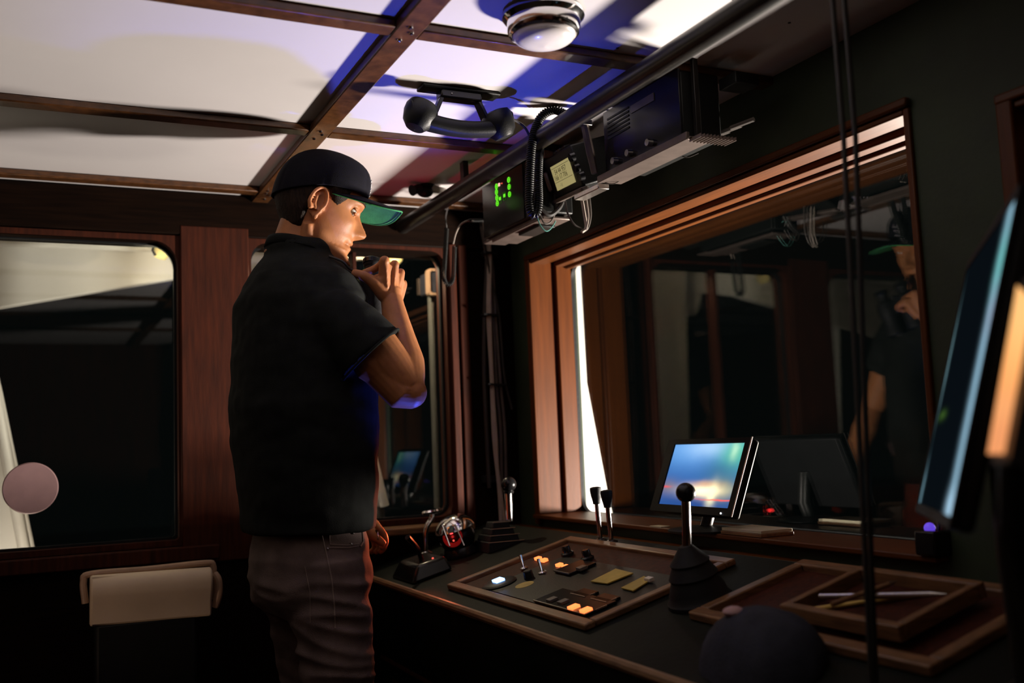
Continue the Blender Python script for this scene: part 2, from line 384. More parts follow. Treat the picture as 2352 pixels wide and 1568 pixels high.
# port wall, two windows
W1 = (-.72, .373, -.236, .617); W2 = (.571, 1.196, -.225, .625)
wp = MB()
wp.box(XA, XF + .16, YP, YP + .09, .61, CEIL).box(XA, XF + .16, YP, YP + .09, FLOOR, -.236)
wp.box(XA, W1[0], YP, YP + .09, -.236, .61).box(W2[1], XF + .16, YP, YP + .09, -.236, .61).build('wall_port', 'header'); struct(bpy.data.objects['wall_port'])
MB().box(W1[1] + .002, W2[0] - .002, YP - .012, YP + .092, -.30, .66).build('trim_1', 'mahog', None, .004)
MB().box(XA, XF, YP - .010, YP - .0005, .632, CEIL - .003).build('trim_2', 'header', None, .004)
MB().box(XA, W1[1] + .1, YP - .03, YP - .001, -.29, -.25).build('trim_3', 'mahog', None, .004)
for t in ('trim_1', 'trim_2', 'trim_3'): struct(bpy.data.objects[t])
for k, (Wn, rr) in enumerate(((W1, (.01, .07, .07, .01)), (W2, (.04, .05, .05, .03)))):
    wn = ringframe(MB(), rrect(Wn[0] - .006, Wn[1] + .012, Wn[2] - .012, Wn[3] + .012, .001), rrect(Wn[0] + .006, Wn[1] - .004, Wn[2] + .004, Wn[3] - .004, rr), fy, YP - .004, YP + .075).build(f'window_{k + 1}', 'mahog'); struct(wn)
    ringframe(MB(), rrect(Wn[0] + .004, Wn[1] - .002, Wn[2] + .002, Wn[3] - .002, [q + .002 for q in rr]), rrect(Wn[0] + .012, Wn[1] - .011, Wn[2] + .011, Wn[3] - .011, rr), fy, YP + .03, YP + .045).build('gasket', 'rubber', wn)
    MB().box(Wn[0], Wn[1], YP + .048, YP + .054, Wn[2], Wn[3]).build('pane', 'glass', wn)
    if k == 1:
        MB().box(Wn[1] + .005, Wn[1] + .03, YP - .018, YP - .0045, Wn[2] - .02, Wn[3] + .02).build('side_casing', 'mahog', wn, .004)
        MB().box(Wn[1] + .040, Wn[1] + .072, YP - .012, YP - .0005, Wn[2] - .02, Wn[3] + .02).build('side_casing', 'mahog', wn, .004)
        MB().box(.893, .905, YP + .02, YP + .07, Wn[2], Wn[3]).build('mullion', 'mahog', wn, .002)
        MB().box(Wn[0] - .0, Wn[1] + .03, YP - .10, YP - .004, Wn[2] - .035, Wn[2] - .014).build('sill', 'oakX', wn, .004)

# front wall, windows 3 and 4
Y0, Y1, Z0, Z1 = 1.262, 2.807, -.236, .575
V0, V1 = .02, 1.066
wf = MB()
wf.box(XF, XG + .01, YS, YP, Z1, CEIL).box(XF, XG + .01, YS, YP, FLOOR, Z0).box(XF, XG + .01, Y1, YP + .0, Z0, Z1)
wf.box(XF, XG + .01, YS, V1, .515, Z1).box(XF, XG + .01, V1, Y0, Z0, Z1).box(XF, XG + .01, YS, V0, Z0, Z1).build('wall_front', 'wall'); struct(bpy.data.objects['wall_front'])
def front_window(nm, y0, y1, Z1):
    rr = .05
    root = ringframe(MB(), rrect(y0 - .001, y1 + .001, Z0 - .001, Z1 + .001, .001), rrect(y0 + .012, y1 - .012, Z0 + .012, Z1 - .012, rr), fx, XG - .016, XG - .004).build(nm, 'rubber'); struct(root)
    MB().box(XG + .002, XG + .008, y0 + .002, y1 - .002, Z0 + .002, Z1 - .002).build('pane', 'glass', root)
    for s, y in ((1, y1), (-1, y0)):
        a, b = sorted((y - s * .0, y - s * .014)); MB().box(XF - .008, XF + .066, a, b, Z0, Z1).build('jamb', 'woodZ', root, .003)
        a, b = sorted((y + s * .0005, y - s * .008)); MB().box(XF + .066, XF + .08, a, b, Z0, Z1).build('groove', 'mahog', root)
        a, b = sorted((y, y - s * .020)); MB().box(XF + .080, XG - .018, a, b, Z0, Z1).build('jamb', 'woodZ', root, .004)
        if s > 0: MB().box(XF - .014, XF - .0005, y - .014, y + .016, Z0 - .02, Z1 + .016).build('casing', 'woodZ', root, .004)
    MB().box(XF - .008, XF + .05, y0 + .014, y1 - .014, Z1 - .012, Z1 - .0005).build('head_jamb', 'woodY', root, .003)
    MB().box(XF + .05, XF + .075, y0 + .009, y1 - .009, Z1 - .004, Z1 - .0005).build('groove', 'mahog', root)
    MB().box(XF + .075, XG - .045, y0 + .02, y1 - .02, Z1 - .018, Z1 - .0005).build('head_jamb', 'woodY', root, .004)
    MB().box(XG - .044, XG - .018, y0 + .02, y1 - .02, Z1 - .026, Z1 - .0005).build('head_jamb', 'woodY', root, .006)
    MB().box(XF - .016, XF - .0005, y0 - .002, y1 + .016, Z1 + .001, Z1 + .018).build('casing', 'woodY', root, .004)
    MB().box(XF - .03, XG - .017, y0 + .001, y1 - .001, Z0 - .0, Z0 + .012).build('sill', 'woodY', root, .003)
    return root
front_window('window_3', Y0, Y1, Z1); front_window('window_4', V0, V1, .515)
MB().box(1.315, XF - .0005, YS, YP - .001, -.292, -.262).build('trim_4', 'woodY', None, .006); struct(bpy.data.objects['trim_4'])
# aft and starboard sides, out of frame but mirrored in the glass
wa = MB().box(XA - .08, XA, YS, YP, FLOOR, CEIL).build('wall_aft', 'mahog'); struct(wa)
for k in range(9):
    y = YS + .03 + k * .45; MB().box(XA, XA + .012, y, y + .44, FLOOR, CEIL - .03).build('panel', 'woodZ', wa, .005)
struct(MB().box(XA, XG, YS - .08, YS, FLOOR, CEIL).build('wall_starboard', 'mahog'))

# ================================================================== outside
sea = MB().box(-30, 40, -30, 40, -2.7, -2.6).build('sea', 'water'); tag(sea, 'black night sea beyond the dark windows', 'water', kind='stuff')
od = thing('deck_overhang', 'white deck overhang seen through the left window, lower edge slanting', 'overhang', (.3, 3.3, .7))
MB().prism([(-1.6, 3.42, .16), (.45, 3.42, .59), (.62, 3.42, .60), (.66, 3.42, .50), (.93, 3.42, .53), (.96, 3.42, .665), (1.25, 3.42, .70), (1.25, 3.42, .76), (-1.6, 3.42, .76)], (0, .04, 0)).build('fascia', 'white', od, .006)
MB().box(-1.6, 1.25, YP + .095, 3.419, .70, .73).build('soffit', 'white', od)
MB().tube([(-1.6, 3.395, .672), (.36, 3.395, .682)], .016, 12).build('edge_beading', 'white', od)
p = at(372, 578, 3.33)
yl = thing('deck_lamp', 'small yellow lamp under the white overhang at the window corner', 'lamp', p)
MB().lathe([(.0001, -.024), (.018, -.022), (.026, -.006), (.026, .012), (.0001, .012)], p, (.3, 0, 1), 20).build('lamp_glass', 'yellowlamp', yl)
MB().box(p.x - .022, p.x + .018, p.y - .02, p.y + .02, p.z + .012, .6995).build('lamp_base', 'brass', yl, .004)
MB().tube([p + Vector((-.024, -.01, .03)), p + Vector((-.03, -.014, .0)), p + Vector((-.022, -.016, -.016))], .004, 8).build('lamp_bracket', 'blackmetal', yl)
p = Vector((1.16, 3.33, .672))
yl = thing('deck_lamp', 'second yellow deck lamp outside, at the far end of the overhang beyond the man', 'lamp', p)
MB().lathe([(.0001, -.024), (.018, -.022), (.026, -.006), (.026, .012), (.0001, .012)], p, (.3, 0, 1), 20).build('lamp_glass', 'yellowlamp', yl)
MB().box(p.x - .022, p.x + .018, p.y - .02, p.y + .02, p.z + .012, .6995).build('lamp_base', 'brass', yl, .004)
hpst = thing('deck_post', 'white deck post outside behind the man, mirrored in the front window', 'post', (.9, 3.4, -1))
MX = 2 * (XG + .005)
mt = [Vector((MX - q.x, q.y, q.z)) for q in (at(1505, 610, 3.36), at(1565, 610, 3.36), at(1576, 1125, 3.36), at(1432, 1125, 3.36))]
MB().prism(mt, (0, .035, 0)).build('post_panel', 'white', hpst, .004)
for a, b in ((0, 3), (1, 2)): MB().tube([mt[a] + Vector((0, -.004, 0)), mt[b] + Vector((0, -.004, 0))], .016, 12).build('edge_rail', 'white', hpst)
MB().box(mt[3].x - .06, mt[2].x + .06, 3.37, 3.40, -1.0, mt[3].z).build('post_foot', 'deck', hpst) if False else MB().hexa([(min(mt[3].x, mt[2].x), 3.362, -1.0), (max(mt[3].x, mt[2].x), 3.362, -1.0), (max(mt[3].x, mt[2].x), 3.39, -1.0), (min(mt[3].x, mt[2].x), 3.39, -1.0), (min(mt[3].x, mt[2].x), 3.362, mt[3].z - .001), (max(mt[3].x, mt[2].x), 3.362, mt[3].z - .001), (max(mt[3].x, mt[2].x), 3.39, mt[3].z - .001), (min(mt[3].x, mt[2].x), 3.39, mt[3].z - .001)]).build('post_foot', 'deck', hpst)
wpn = thing('deck_stanchion', 'white slanted deck post outside the left window behind the pink disc', 'post', (-.1, 3.6, -1))
MB().prism([(-.34, 3.6, .9), (-.235, 3.6, .9), (-.09, 3.6, .228), (.012, 3.6, -.30), (.10, 3.6, -.95), (-.2, 3.6, -.95)], (0, .05, 0)).build('post_panel', 'white', wpn, .008)
MB().tube([(-.20, 3.585, .9), (-.115, 3.585, .228), (-.02, 3.585, -.30), (.07, 3.585, -.95)], .018, 12).build('edge_rail', 'white', wpn)
struct(MB().box(-4, 9, 3.04, 4.3, -1.05, -1.0).build('trim_5', 'deck')); struct(MB().box(1.62, 9, -3, 3.03, -1.05, -1.0).build('trim_6', 'deck'))
bw = thing('bow_wing', 'overexposed white outer bulkhead at the left edge of the front window', 'bulkhead', (1.65, 2.95, -.6))
MB().prism([(1.6, 2.93, .74), (1.688, 2.93, .74), (1.692, 2.93, .19), (1.752, 2.93, -.18), (1.86, 2.93, -.7), (1.9, 2.93, -.99), (1.6, 2.93, -.99)], (0, .05, 0)).build('wing_panel', 'white', bw, .008)
MB().tube([(1.606, 2.922, .70), (1.610, 2.922, -.3), (1.612, 2.922, -.95)], .008, 10).build('edge_seam', 'white', bw)
fd = thing('deck_floodlight', 'floodlight on the foredeck outside the front window', 'lamp', (KEY.x, KEY.y, -1))
aim = (Vector((.6, 2.0, .55)) - KEY).normalized()
MB().lathe([(.0001, -.12), (.06, -.11), (.11, -.04), (.118, -.006), (.108, -.006), (.106, -.012), (.0001, -.012)], KEY, aim, 28).build('lamp_housing', 'blackmetal', fd)
MB().tube([KEY - aim * .1, (KEY.x + .09, KEY.y - .02, -.6), (KEY.x + .09, KEY.y - .02, -.999)], .02, 10).build('lamp_post', 'blackmetal', fd)
sp = at(1002, 648, 3.3)
wb = thing('deck_box', 'pale rounded deck box dimly seen through the middle window', 'box', sp)
ringframe(MB(), rrect(sp.x - .034, sp.x + .036, sp.z - .048, sp.z + .048, .012), rrect(sp.x - .026, sp.x + .028, sp.z - .040, sp.z + .040, .01), fy, 3.29, 3.32).build('rim', 'creamrim', wb)
MB().box(sp.x - .026, sp.x + .028, 3.297, 3.40, sp.z - .040, sp.z + .040).build('lid', 'seatblue', wb, .006)
MB().box(sp.x - .03, sp.x + .03, 3.40, 3.419, sp.z - .03, sp.z + .03).build('mount', 'greymetal', wb)
MB().tube([(sp.x, 3.36, sp.z - .041), (sp.x, 3.36, -1.0)], .012, 10).build('post', 'deck', wb)

# ================================================================== things at the port side
dp = at(70, 1122, 2.93)
pd = thing('disc_sticker', 'pale pink round disc on the left window', 'disc', dp)
MB().lathe([(.0001, 0), (.066, 0), (.0685, .003), (.0685, .007), (.066, .010), (.0001, .010)], (dp.x, YP + .047, dp.z), (0, -1, 0), 56).build('disc_face', 'pink', pd)
# seat back low at the left
sb = thing('seat_back', 'cream vinyl seat back with a rounded rim, low below the left window', 'seat', at(340, 1560, 2.72))
c = [at(u, v, 2.72) for u, v in ((196, 1385), (192, 1335), (210, 1318), (340, 1307), (470, 1293), (489, 1299), (489, 1330))]
MB().tube(spline([*c, c[-1] + Vector((0, .01, -.05))], 6), .0085, 10).build('rim_tube', 'creamrim', sb)
q = [at(u, v, 2.705) for u, v in ((206, 1322), (484, 1302), (489, 1330), (208, 1345))]
pr = []
for u, n_ in ((0, 0), (1, 1)):
    a = q[0].lerp(q[1], u); ring = []
    for (dy, dz) in ((.004, .010), (-.012, .014), (-.026, .010), (-.036, -.002), (-.040, -.018), (-.036, -.038), (-.022, -.062), (-.008, -.11), (.012, -.11), (.014, -.02)): ring.append(a + Vector((0, dy, dz - .012)))
    pr.append(ring)
MB().loft([[x.lerp(y, t) for x, y in zip(*pr)] for t in (0, .02, .25, .5, .75, .98, 1)]).build('cushion', 'cream', sb, .006)
e = at(489, 1338, 2.715); MB().tube(spline([e + Vector((.004, 0, .022)), e + Vector((.012, -.01, .005)), e + Vector((.012, -.01, -.03)), e + Vector((.004, 0, -.06))], 5), .010, 10).build('end_roll', 'creamrim', sb)
MB().box(c[0].x + .02, c[0].x + .26, 2.70, 2.735, FLOOR, c[0].z - .05).build('seat_frame', 'black', sb, .01)
MB().box(c[0].x + .0, c[0].x + .28, 2.42, 2.715, FLOOR, -.62).build('seat_base', 'mahog', sb, .01)

# ================================================================== console
def pp(x, y, h=0): return Vector((x, y, cz(x))) + Vector((-CS, 0, 1)).normalized() * h
PX = Vector((1, 0, CS)).normalized(); PY = Vector((0, 1, 0)); PN = Vector((-CS, 0, 1)).normalized()
def pbox(mb, x0, x1, y0, y1, h0, h1):
    return mb.hexa([pp(x0, y0, h0), pp(x1, y0, h0), pp(x1, y1, h0), pp(x0, y1, h0), pp(x0, y0, h1), pp(x1, y0, h1), pp(x1, y1, h1), pp(x0, y1, h1)])
con = thing('helm_console', 'dark sloping helm console running below the front window', 'console', (1.1, 1.2, FLOOR))
prof = [(.868, cz(.868)), (1.314, cz(1.314)), (1.314, -.30), (1.425, -.30), (1.425, FLOOR), (.98, FLOOR), (.94, -.62), (.868, -.43)]
MB().prism([(x, .12, z) for x, z in prof], (0, YP - .03 - .12, 0)).build('body', 'console', con, .005)
MB().tube([(.866, .13, cz(.868) - .006), (.866, YP - .035, cz(.868) - .006)], .010, 10).build('edge_moulding', 'oakY', con)
MB().tube([(.938, .13, -.615), (.938, YP - .035, -.615)], .008, 10).build('edge_moulding', 'mahog', con)
for k, (y0, y1) in enumerate(((.2, .75), (.8, 1.4), (1.45, 2.05), (2.1, 2.85))):
    MB().hexa([(.9445, y0, -.65), (.955, y0, -.65), (.955, y1, -.65), (.9445, y1, -.65), (.9745, y0, -1.03), (.985, y0, -1.03), (.985, y1, -1.03), (.9745, y1, -1.03)][:4] + [(.9745 - .045, y0, -1.03), (.985, y0, -1.03), (.985, y1, -1.03), (.9745 - .045, y1, -1.03)]).build('door', 'mahog', con, .004)
for (u, v) in ((1080, 1433), (1085, 1508), (1338, 1530)):   # pale flecks on the front of the console
    d = atx(u, v, .905 if v < 1500 else .93)
    MB().lathe([(.0001, -.004), (.005, -.004), (.005, .003), (.0001, .004)], d, (-1, 0, -.3), 12).build('button_catch', 'steel', con)

pan = thing('switch_panel', 'wood framed switch panel set in the console top', 'panel', pp(1.08, 1.95))
PX0, PX1, PYA, PYB = .912, 1.262, 1.63, 2.306
for a in ((PX0, PX0 + .024, PYA, PYB), (PX1 - .024, PX1, PYA, PYB)): pbox(MB(), *a, .0005, .014).build('frame_bar', 'oakY', pan, .003)
for a in ((PX0 + .024, PX1 - .024, PYA, PYA + .024), (PX0 + .024, PX1 - .024, PYB - .024, PYB)): pbox(MB(), *a, .0005, .014).build('frame_bar', 'oakX', pan, .003)
pbox(MB(), PX0 + .0245, PX1 - .0245, PYA + .0245, PYB - .0245, .0005, .005).build('face_board', 'mahog', pan)
pbox(MB(), PX0 + .034, PX1 - .10, PYA + .034, PYB - .14, .0052, .0075).build('black_plate', 'black', pan, .001)
def on_panel(u, v, h=.008):
    d = WM @ np.array([u - CU, v - CV, FPX]); n = PN; p0 = pp(1, 2, h); t = n.dot(p0) / n.dot(Vector(d)); return Vector(d) * t
bp_ = on_panel(1147, 1340)
MB().lathe([(.0001, 0), (.040, 0), (.042, .004), (.036, .008), (.0001, .008)], bp_ - PN * .002, PN, 32).build('indicator_bezel', 'black', pan)
bl = MB().obox(bp_ + PN * .0085, PX * .011, PY * .0135, PN * .003).build('blue_indicator', 'blueglow', pan, .001); tag(bl, 'glowing blue-white square indicator', None)
lamp('blue_indicator_light', 'SPOT', bp_ + PN * .02, (.66, 1.93, .76), 27, (.06, .10, 1), .012, spot_size=math.radians(60), spot_blend=.8)
def module(u, v, sx, sy, nm='switch_plate', trim=True):
    p = pp(u, v, .008) if u < 10 else on_panel(u, v); r = MB().obox(p + PN * .003, PX * sx, PY * sy, PN * .003).build(nm, 'gloss', pan, .001)
    if trim:
        MB().obox(p + PN * .0055 - PX * (sx + .0012), PX * .0012, PY * sy, PN * .0015).build('edge_strip', 'steel', r)
        MB().obox(p + PN * .0055 - PY * (sy + .0012), PX * (sx * .35), PY * .0012, PN * .0015).build('edge_strip', 'steel', r)
    return p
module(.980, 1.79, .036, .108)
module(1322, 1306, .036, .036)
module(1345, 1366, .016, .03); module(1393, 1378, .016, .03)
def key(u, v, m, nm, su=.0085, sv=.011, h=.0155):
    p = on_panel(u, v, h); MB().obox(p, PX * su, PY * sv, PN * .0035).build(nm, m, pan, .0008)
for (u, v) in ((1318, 1394), (1346, 1401)): key(u, v, 'orangeglow', 'lit_key', .010, .0095)
for (u, v) in ((1268, 1377), (1294, 1382)): key(u, v, 'dimlens', 'unlit_key', .010, .0095)
for (u, v) in ((1236, 1282), (1250, 1286), (1285, 1297), (1299, 1301)): key(u, v, 'orangeglow', 'lit_key', .007, .0085, .010)
key(1336, 1304, 'dimlens', 'unlit_key', .010, .010, .016)
for (u0, v0, u1, v1) in ((1204, 1306, 1189, 1283), (1246, 1316, 1234, 1299)):
    a = on_panel(u0, v0, .008); b = a + PN * .030 + PX * .006 + PY * .016
    t = MB().lathe([(.0001, 0), (.010, 0), (.010, .003), (.006, .006), (.0001, .006)], a, PN, 16).build('toggle_base', 'chrome', pan)
    MB().tube([a + PN * .004, a.lerp(b, .5), b], [.0022, .0026, .0038], 10).build('toggle_lever', 'chrome', t)
a = on_panel(1205, 1343, .007)
MB().lathe([(.0001, 0), (.022, 0), (.022, .001), (.0001, .001)], a, PN, 28).build('round_label', 'yellow', pan)
k_ = on_panel(1207, 1330, .008); MB().lathe([(.0001, 0), (.012, 0), (.011, .016), (.009, .018), (.0001, .018)], k_ + PX * .01, PN, 18).build('knob', 'black', pan)
for (u, v) in ((1304, 1274), (1350, 1284)):
    a = on_panel(u, v, .008); MB().lathe([(.0001, 0), (.016, 0), (.016, .005), (.011, .008), (.010, .020), (.008, .023), (.0001, .023)], a, PN, 20).build('knob', 'gloss', pan)
for (cs_, nm) in ((((1357, 1337), (1415, 1308), (1455, 1318), (1395, 1342)), 'yellow_plate'), (((1427, 1352), (1480, 1325), (1495, 1334), (1455, 1359)), 'yellow_plate')):
    pts = [on_panel(u, v, .009) for u, v in cs_]
    MB().prism(pts, PN * .003).build(nm, 'yellow', pan, .0006)
a = on_panel(1491, 1330, .014); MB().obox(a, PX * .006, PY * .010, PN * .004).build('white_tab', 'white', pan, .001)

# ---- levers
def rod_lever(nm, label, base, top, r, knob, m_knob='gloss'):
    t = thing(nm, label, 'lever', base)
    MB().tube([base, top], r, 18).build('shaft', 'chrome', t)
    return t
# far ball lever on its stepped boot
lb = atc(1178, 1268) + Vector((0, .06, .0)); bx_, by_ = lb.x + .02, 2.56
t = thing('ball_lever', 'black ball lever on a stepped boot beside the cable bundle', 'lever', (bx_, by_, cz(bx_)))
zt = cz(bx_) + .012
for k in range(4):
    s = .054 - .009 * k; b0z = [cz(bx_ - s) + .0008, cz(bx_ + s) + .0008] if k == 0 else [zt + .0042 + .017 * (k - 1)] * 2; tz_ = zt + .004 + .017 * k
    MB().hexa([(bx_ - s, by_ - s, b0z[0]), (bx_ + s, by_ - s, b0z[1]), (bx_ + s, by_ + s, b0z[1]), (bx_ - s, by_ + s, b0z[0]), (bx_ - s + .004, by_ - s + .004, tz_), (bx_ + s - .004, by_ - s + .004, tz_), (bx_ + s - .004, by_ + s - .004, tz_), (bx_ - s + .004, by_ + s - .004, tz_)]).build('boot_step', 'rubber', t, .002)
    MB().tube([(bx_ - s, by_ - s - .001, zt + .004 + .017 * k), (bx_ + s, by_ - s - .001, zt + .004 + .017 * k)], .0012, 6).build('step_edge', 'steel', t)
ltop = at(1167, 1128, by_); lbot = Vector((ltop.x, by_, zt + .053))
MB().tube([lbot, ltop], .0108, 20).build('shaft', 'chrome', t)
MB().lathe([(.0001, 0), (.014, 0), (.016, .006), (.012, .010), (.0001, .010)], ltop - Vector((0, 0, .006)), (0, 0, 1), 20).build('collar', 'gloss', t)
MB().ball(at(1168, 1112, by_), .0215, 24).build('ball', 'gloss', t)
# near ball lever in the foreground on a big soft boot
ny = 1.53
nt_ = at(1575, 1150, ny); nb_ = at(1577, 1262, ny)
t = thing('ball_lever', 'black ball lever in front of the small monitor', 'lever', (nb_.x, ny, cz(nb_.x)))
MB().ball(at(1575, 1131, ny), .0183, 28).build('ball', 'gloss', t)
MB().tube([nb_ - Vector((0, 0, .02)), nt_], .0082, 20).build('shaft', 'chrome', t)
bz = cz(nb_.x)
h_ = nb_.z - bz
MB().lathe([(.0001, .001), (.060, .001), (.060, .008), (.054, .014), (.052, h_ * .25), (.043, h_ * .45), (.046, h_ * .5), (.035, h_ * .7), (.037, h_ * .75), (.020, h_ * .95), (.013, h_ + .004), (.0001, h_ + .006)], (nb_.x + .024, ny, cz(nb_.x + .024)), PN, 28).build('boot', 'rubber', t)
# the pair of tapered handles
for (u0, v0, u1, v1, y_, lab) in ((1371, 1157, 1379, 1240, 2.20, 'tapered black handle on a chrome stem, left of the pair'), (1396, 1165, 1404, 1244, 2.14, 'tapered black handle on a chrome stem, right of the pair')):
    a = at(u1, v1, y_); b = at(u0, v0, y_); ax = (b - a).normalized()
    t = thing('throttle_handle', lab, 'lever', a, 'pair of tapered throttle handles')
    MB().tube([a - ax * .002, b], .0062, 16).build('stem', 'chrome', t)
    MB().lathe([(.0001, 0), (.010, 0), (.0105, .006), (.014, .022), (.0155, .036), (.0145, .041), (.008, .043), (.0001, .043)], b, ax, 12).build('handle', 'rubber', t)
    MB().lathe([(.0001, 0), (.017, 0), (.017, .004), (.009, .008), (.0001, .008)], a - ax * .004, (-.2, 0, 1), 18).build('base_collar', 'gloss', t)
# ---- compass
cc = Vector((1.07, 2.625, cz(1.075) + .055))
t = thing('compass', 'dark dome compass with a chrome hood, glowing red inside', 'compass', (cc.x, cc.y, cz(cc.x)))
MB().lathe([(.0001, -.0525), (.052, -.0525), (.052, -.045), (.044, -.030), (.0001, -.030)], cc, PN, 32).build('base', 'gloss', t)
MB().ball(cc, .052, 32, (1, 1, .95)).build('bowl', 'gloss', t)
hood = []
hc = cc + Vector((.0, 0, .008)); hax = Vector((-.30, 0, 1)).normalized()
MB().lathe([(.0565, .012), (.0575, .014), (.053, .026), (.040, .040), (.022, .049), (.0001, .052), (.0001, .050), (.021, .047), (.039, .038), (.052, .024), (.0565, .012)], hc, hax, 36).build('hood', 'chrome', t)
fdir = Vector((-.55, -.75, .1)).normalized(); sdir = Vector((fdir.y, -fdir.x, 0)).normalized()
fc = cc + fdir * .046 + Vector((0, 0, -.004))
MB().lathe([(.0001, 0), (.026, 0), (.028, .004), (.0001, .006)], fc - fdir * .003, fdir, 28).build('card_window', mat('red_lit_card', (.25, .02, .02), .3, emit=(1, .03, .03), estr=.05), t)
for s in (-1, 1):
    a = cc + hax * .030 + fdir * .05 + sdir * .018 * s; MB().tube([a, a + Vector((.0, -.055, -.052)) + sdir * .002 * s], .0022, 8).build('guard_bar', 'chrome', t)
for (du, dz) in ((.012, .012), (-.004, -.010)):
    MB().ball(fc + fdir * .006 + sdir * du + Vector((0, 0, dz)), .0026, 10).build('red_lamp', 'redglow', t)
lamp('compass_red_light', 'SPOT', cc + Vector((-.066, -.05, .03)), (.72, 2.32, -.23), 7, (1, .17, .06), .012, spot_size=math.radians(70), spot_blend=.8)
lamp('compass_up_light', 'SPOT', cc + Vector((-.066, -.05, .03)), (.90, 2.46, .76), 4, (1, .03, .12), .012, spot_size=math.radians(56), spot_blend=1)
lamp('compass_card_light', 'POINT', fc + fdir * .012, (0, 0, 0), .02, (1, .03, .03), .006)
# ---- chrome lever with an oval top
ha = at(978, 1268, 2.76)
t = thing('chrome_pedal_lever', 'slim bent chrome lever with a flat oval top beside the compass', 'lever', (ha.x, ha.y, cz(ha.x)))
pth = [Vector((ha.x, ha.y, cz(ha.x) + .004)), ha, at(977, 1232, 2.76), at(981, 1208, 2.76), at(991, 1192, 2.76), at(993, 1180, 2.76)]
MB().tube(spline(pth, 6), .0078, 12).build('stem', 'chrome', t)
ot = at(993, 1175, 2.76); m_ = MB().lathe([(.0001, -.005), (.028, -.003), (.031, .002), (.026, .007), (.0001, .009)], (0, 0, 0), (0, 0, 1), 32)
m_.v = [ot + Vector((p.x * 1.05, p.y * .7, p.z + p.x * .12)) for p in m_.v]; m_.build('oval_top', 'chrome', t)
MB().lathe([(.0001, -.004), (.022, -.004), (.022, .006), (.012, .014), (.0001, .014)], (ha.x, ha.y, cz(ha.x) + .0045), PN, 24).build('base_clamp', 'chrome', t)
# little pod under the left hand
pa = at(872, 1262, 2.53)
t = thing('steering_pod', 'dark steering pod under the left hand of the man', 'control', (.93, 2.56, cz(.93)))
MB().hexa([(.885, 2.48, cz(.885) + .001), (1.0, 2.48, cz(1.0) + .001), (1.0, 2.66, cz(1.0) + .001), (.885, 2.66, cz(.885) + .001), (.905, 2.50, -.308), (.985, 2.50, -.290), (.985, 2.64, -.290), (.905, 2.64, -.308)]).build('pod_case', 'gloss', t, .008)
MB().tube([(.94, 2.56, -.303), (.925, 2.545, -.27), (.890, 2.525, -.236)], [.007, .006, .008], 10).build('jog_stick', 'gloss', t)
MB().ball((.955, 2.515, -.296), .003, 10).build('red_lamp', 'redglow', t)

# ---- small monitor on the sill
b0, b1 = Vector((1.385, 1.795, -.176)), Vector((1.385, 2.115, -.176)); up_ = Vector((.066, 0, .160)); nrm = Vector((-.160, 0, .066)).normalized()
t = thing('small_monitor', 'small glowing monitor on the sill of the front window', 'monitor', (1.43, 1.95, Z0 + .012))
mc = (b0 + b1) / 2 + up_ / 2
cas = MB().obox(mc - nrm * .014, Vector((0, .160, 0)), up_ * .535, nrm * .010).build('case', 'matte', t, .005)
ringframe(MB(), rrect(-.160, .160, -.5 * up_.length - .006, .5 * up_.length + .006, .004), rrect(-.143, .132, -.5 * up_.length + .012, .5 * up_.length - .006, .001), lambda a, b, d: mc + Vector((0, a, 0)) + up_.normalized() * b + nrm * d, -.003, .003).build('bezel', 'matte', t)
def screen_quad(nm, mt, p00, p10, p11, p01, parent):
    off = root_loc(parent); me = bpy.data.meshes.new(nm); me.from_pydata([tuple(Vector(p) - off) for p in (p00, p10, p11, p01)], [], [(0, 1, 2, 3)])
    uvl = me.uv_layers.new(name='UVMap')
    for i, c_ in enumerate(((0, 0), (1, 0), (1, 1), (0, 1))): uvl.data[i].uv = c_
    me.update(); return place(nm, me, mt, parent)
sq = lambda a, b: mc + Vector((0, a, 0)) + up_.normalized() * b * up_.length - nrm * .0012
screen_quad('screen', 'screen', sq(.133, -.44), sq(-.144, -.44), sq(-.144, .47), sq(.133, .47), t)
MB().ball(mc + Vector((0, -.125, 0)) - up_ * .505 + nrm * .004, .0022, 10).build('power_lamp', 'white_led', t)
MB().tube([mc - nrm * .02, mc - nrm * .03 - Vector((0, 0, .07)), Vector((1.43, 1.955, Z0 + .02))], .014, 12).build('neck', 'black', t)
m_ = MB().lathe([(.0001, 0), (.085, 0), (.085, .004), (.05, .010), (.0001, .012)], (1.425, 1.955, Z0 + .012), (0, 0, 1), 32); m_.build('foot', 'black', t)
ac = mc - Vector((0, .163, 0)) + nrm * .0
MB().tube([ac + up_ * .54 + nrm * .002, ac - up_ * .54 + nrm * .002], .0014, 6).build('edge_strip', 'steel', t)
# paper pad beside the monitor
t = thing('note_pad', 'wood coloured note pad lying on the sill beside the small monitor', 'pad', (1.44, 1.80, Z0 + .012))
MB().box(1.40, 1.49, 1.72, 1.86, Z0 + .0125, Z0 + .020).build('cover', 'oakY', t, .001)
MB().box(1.402, 1.488, 1.722, 1.858, Z0 + .020, Z0 + .027).build('pages', 'paper', t, .001)
a = atz(1530, 1216, Z0 + .0125)
t = thing('paper_slip', 'pale paper slip on the sill left of the monitor foot', 'paper', (1.405, 2.12, Z0 + .012))
MB().box(1.401, 1.428, 2.10, 2.15, Z0 + .0122, Z0 + .014).build('sheet', 'paper', t)

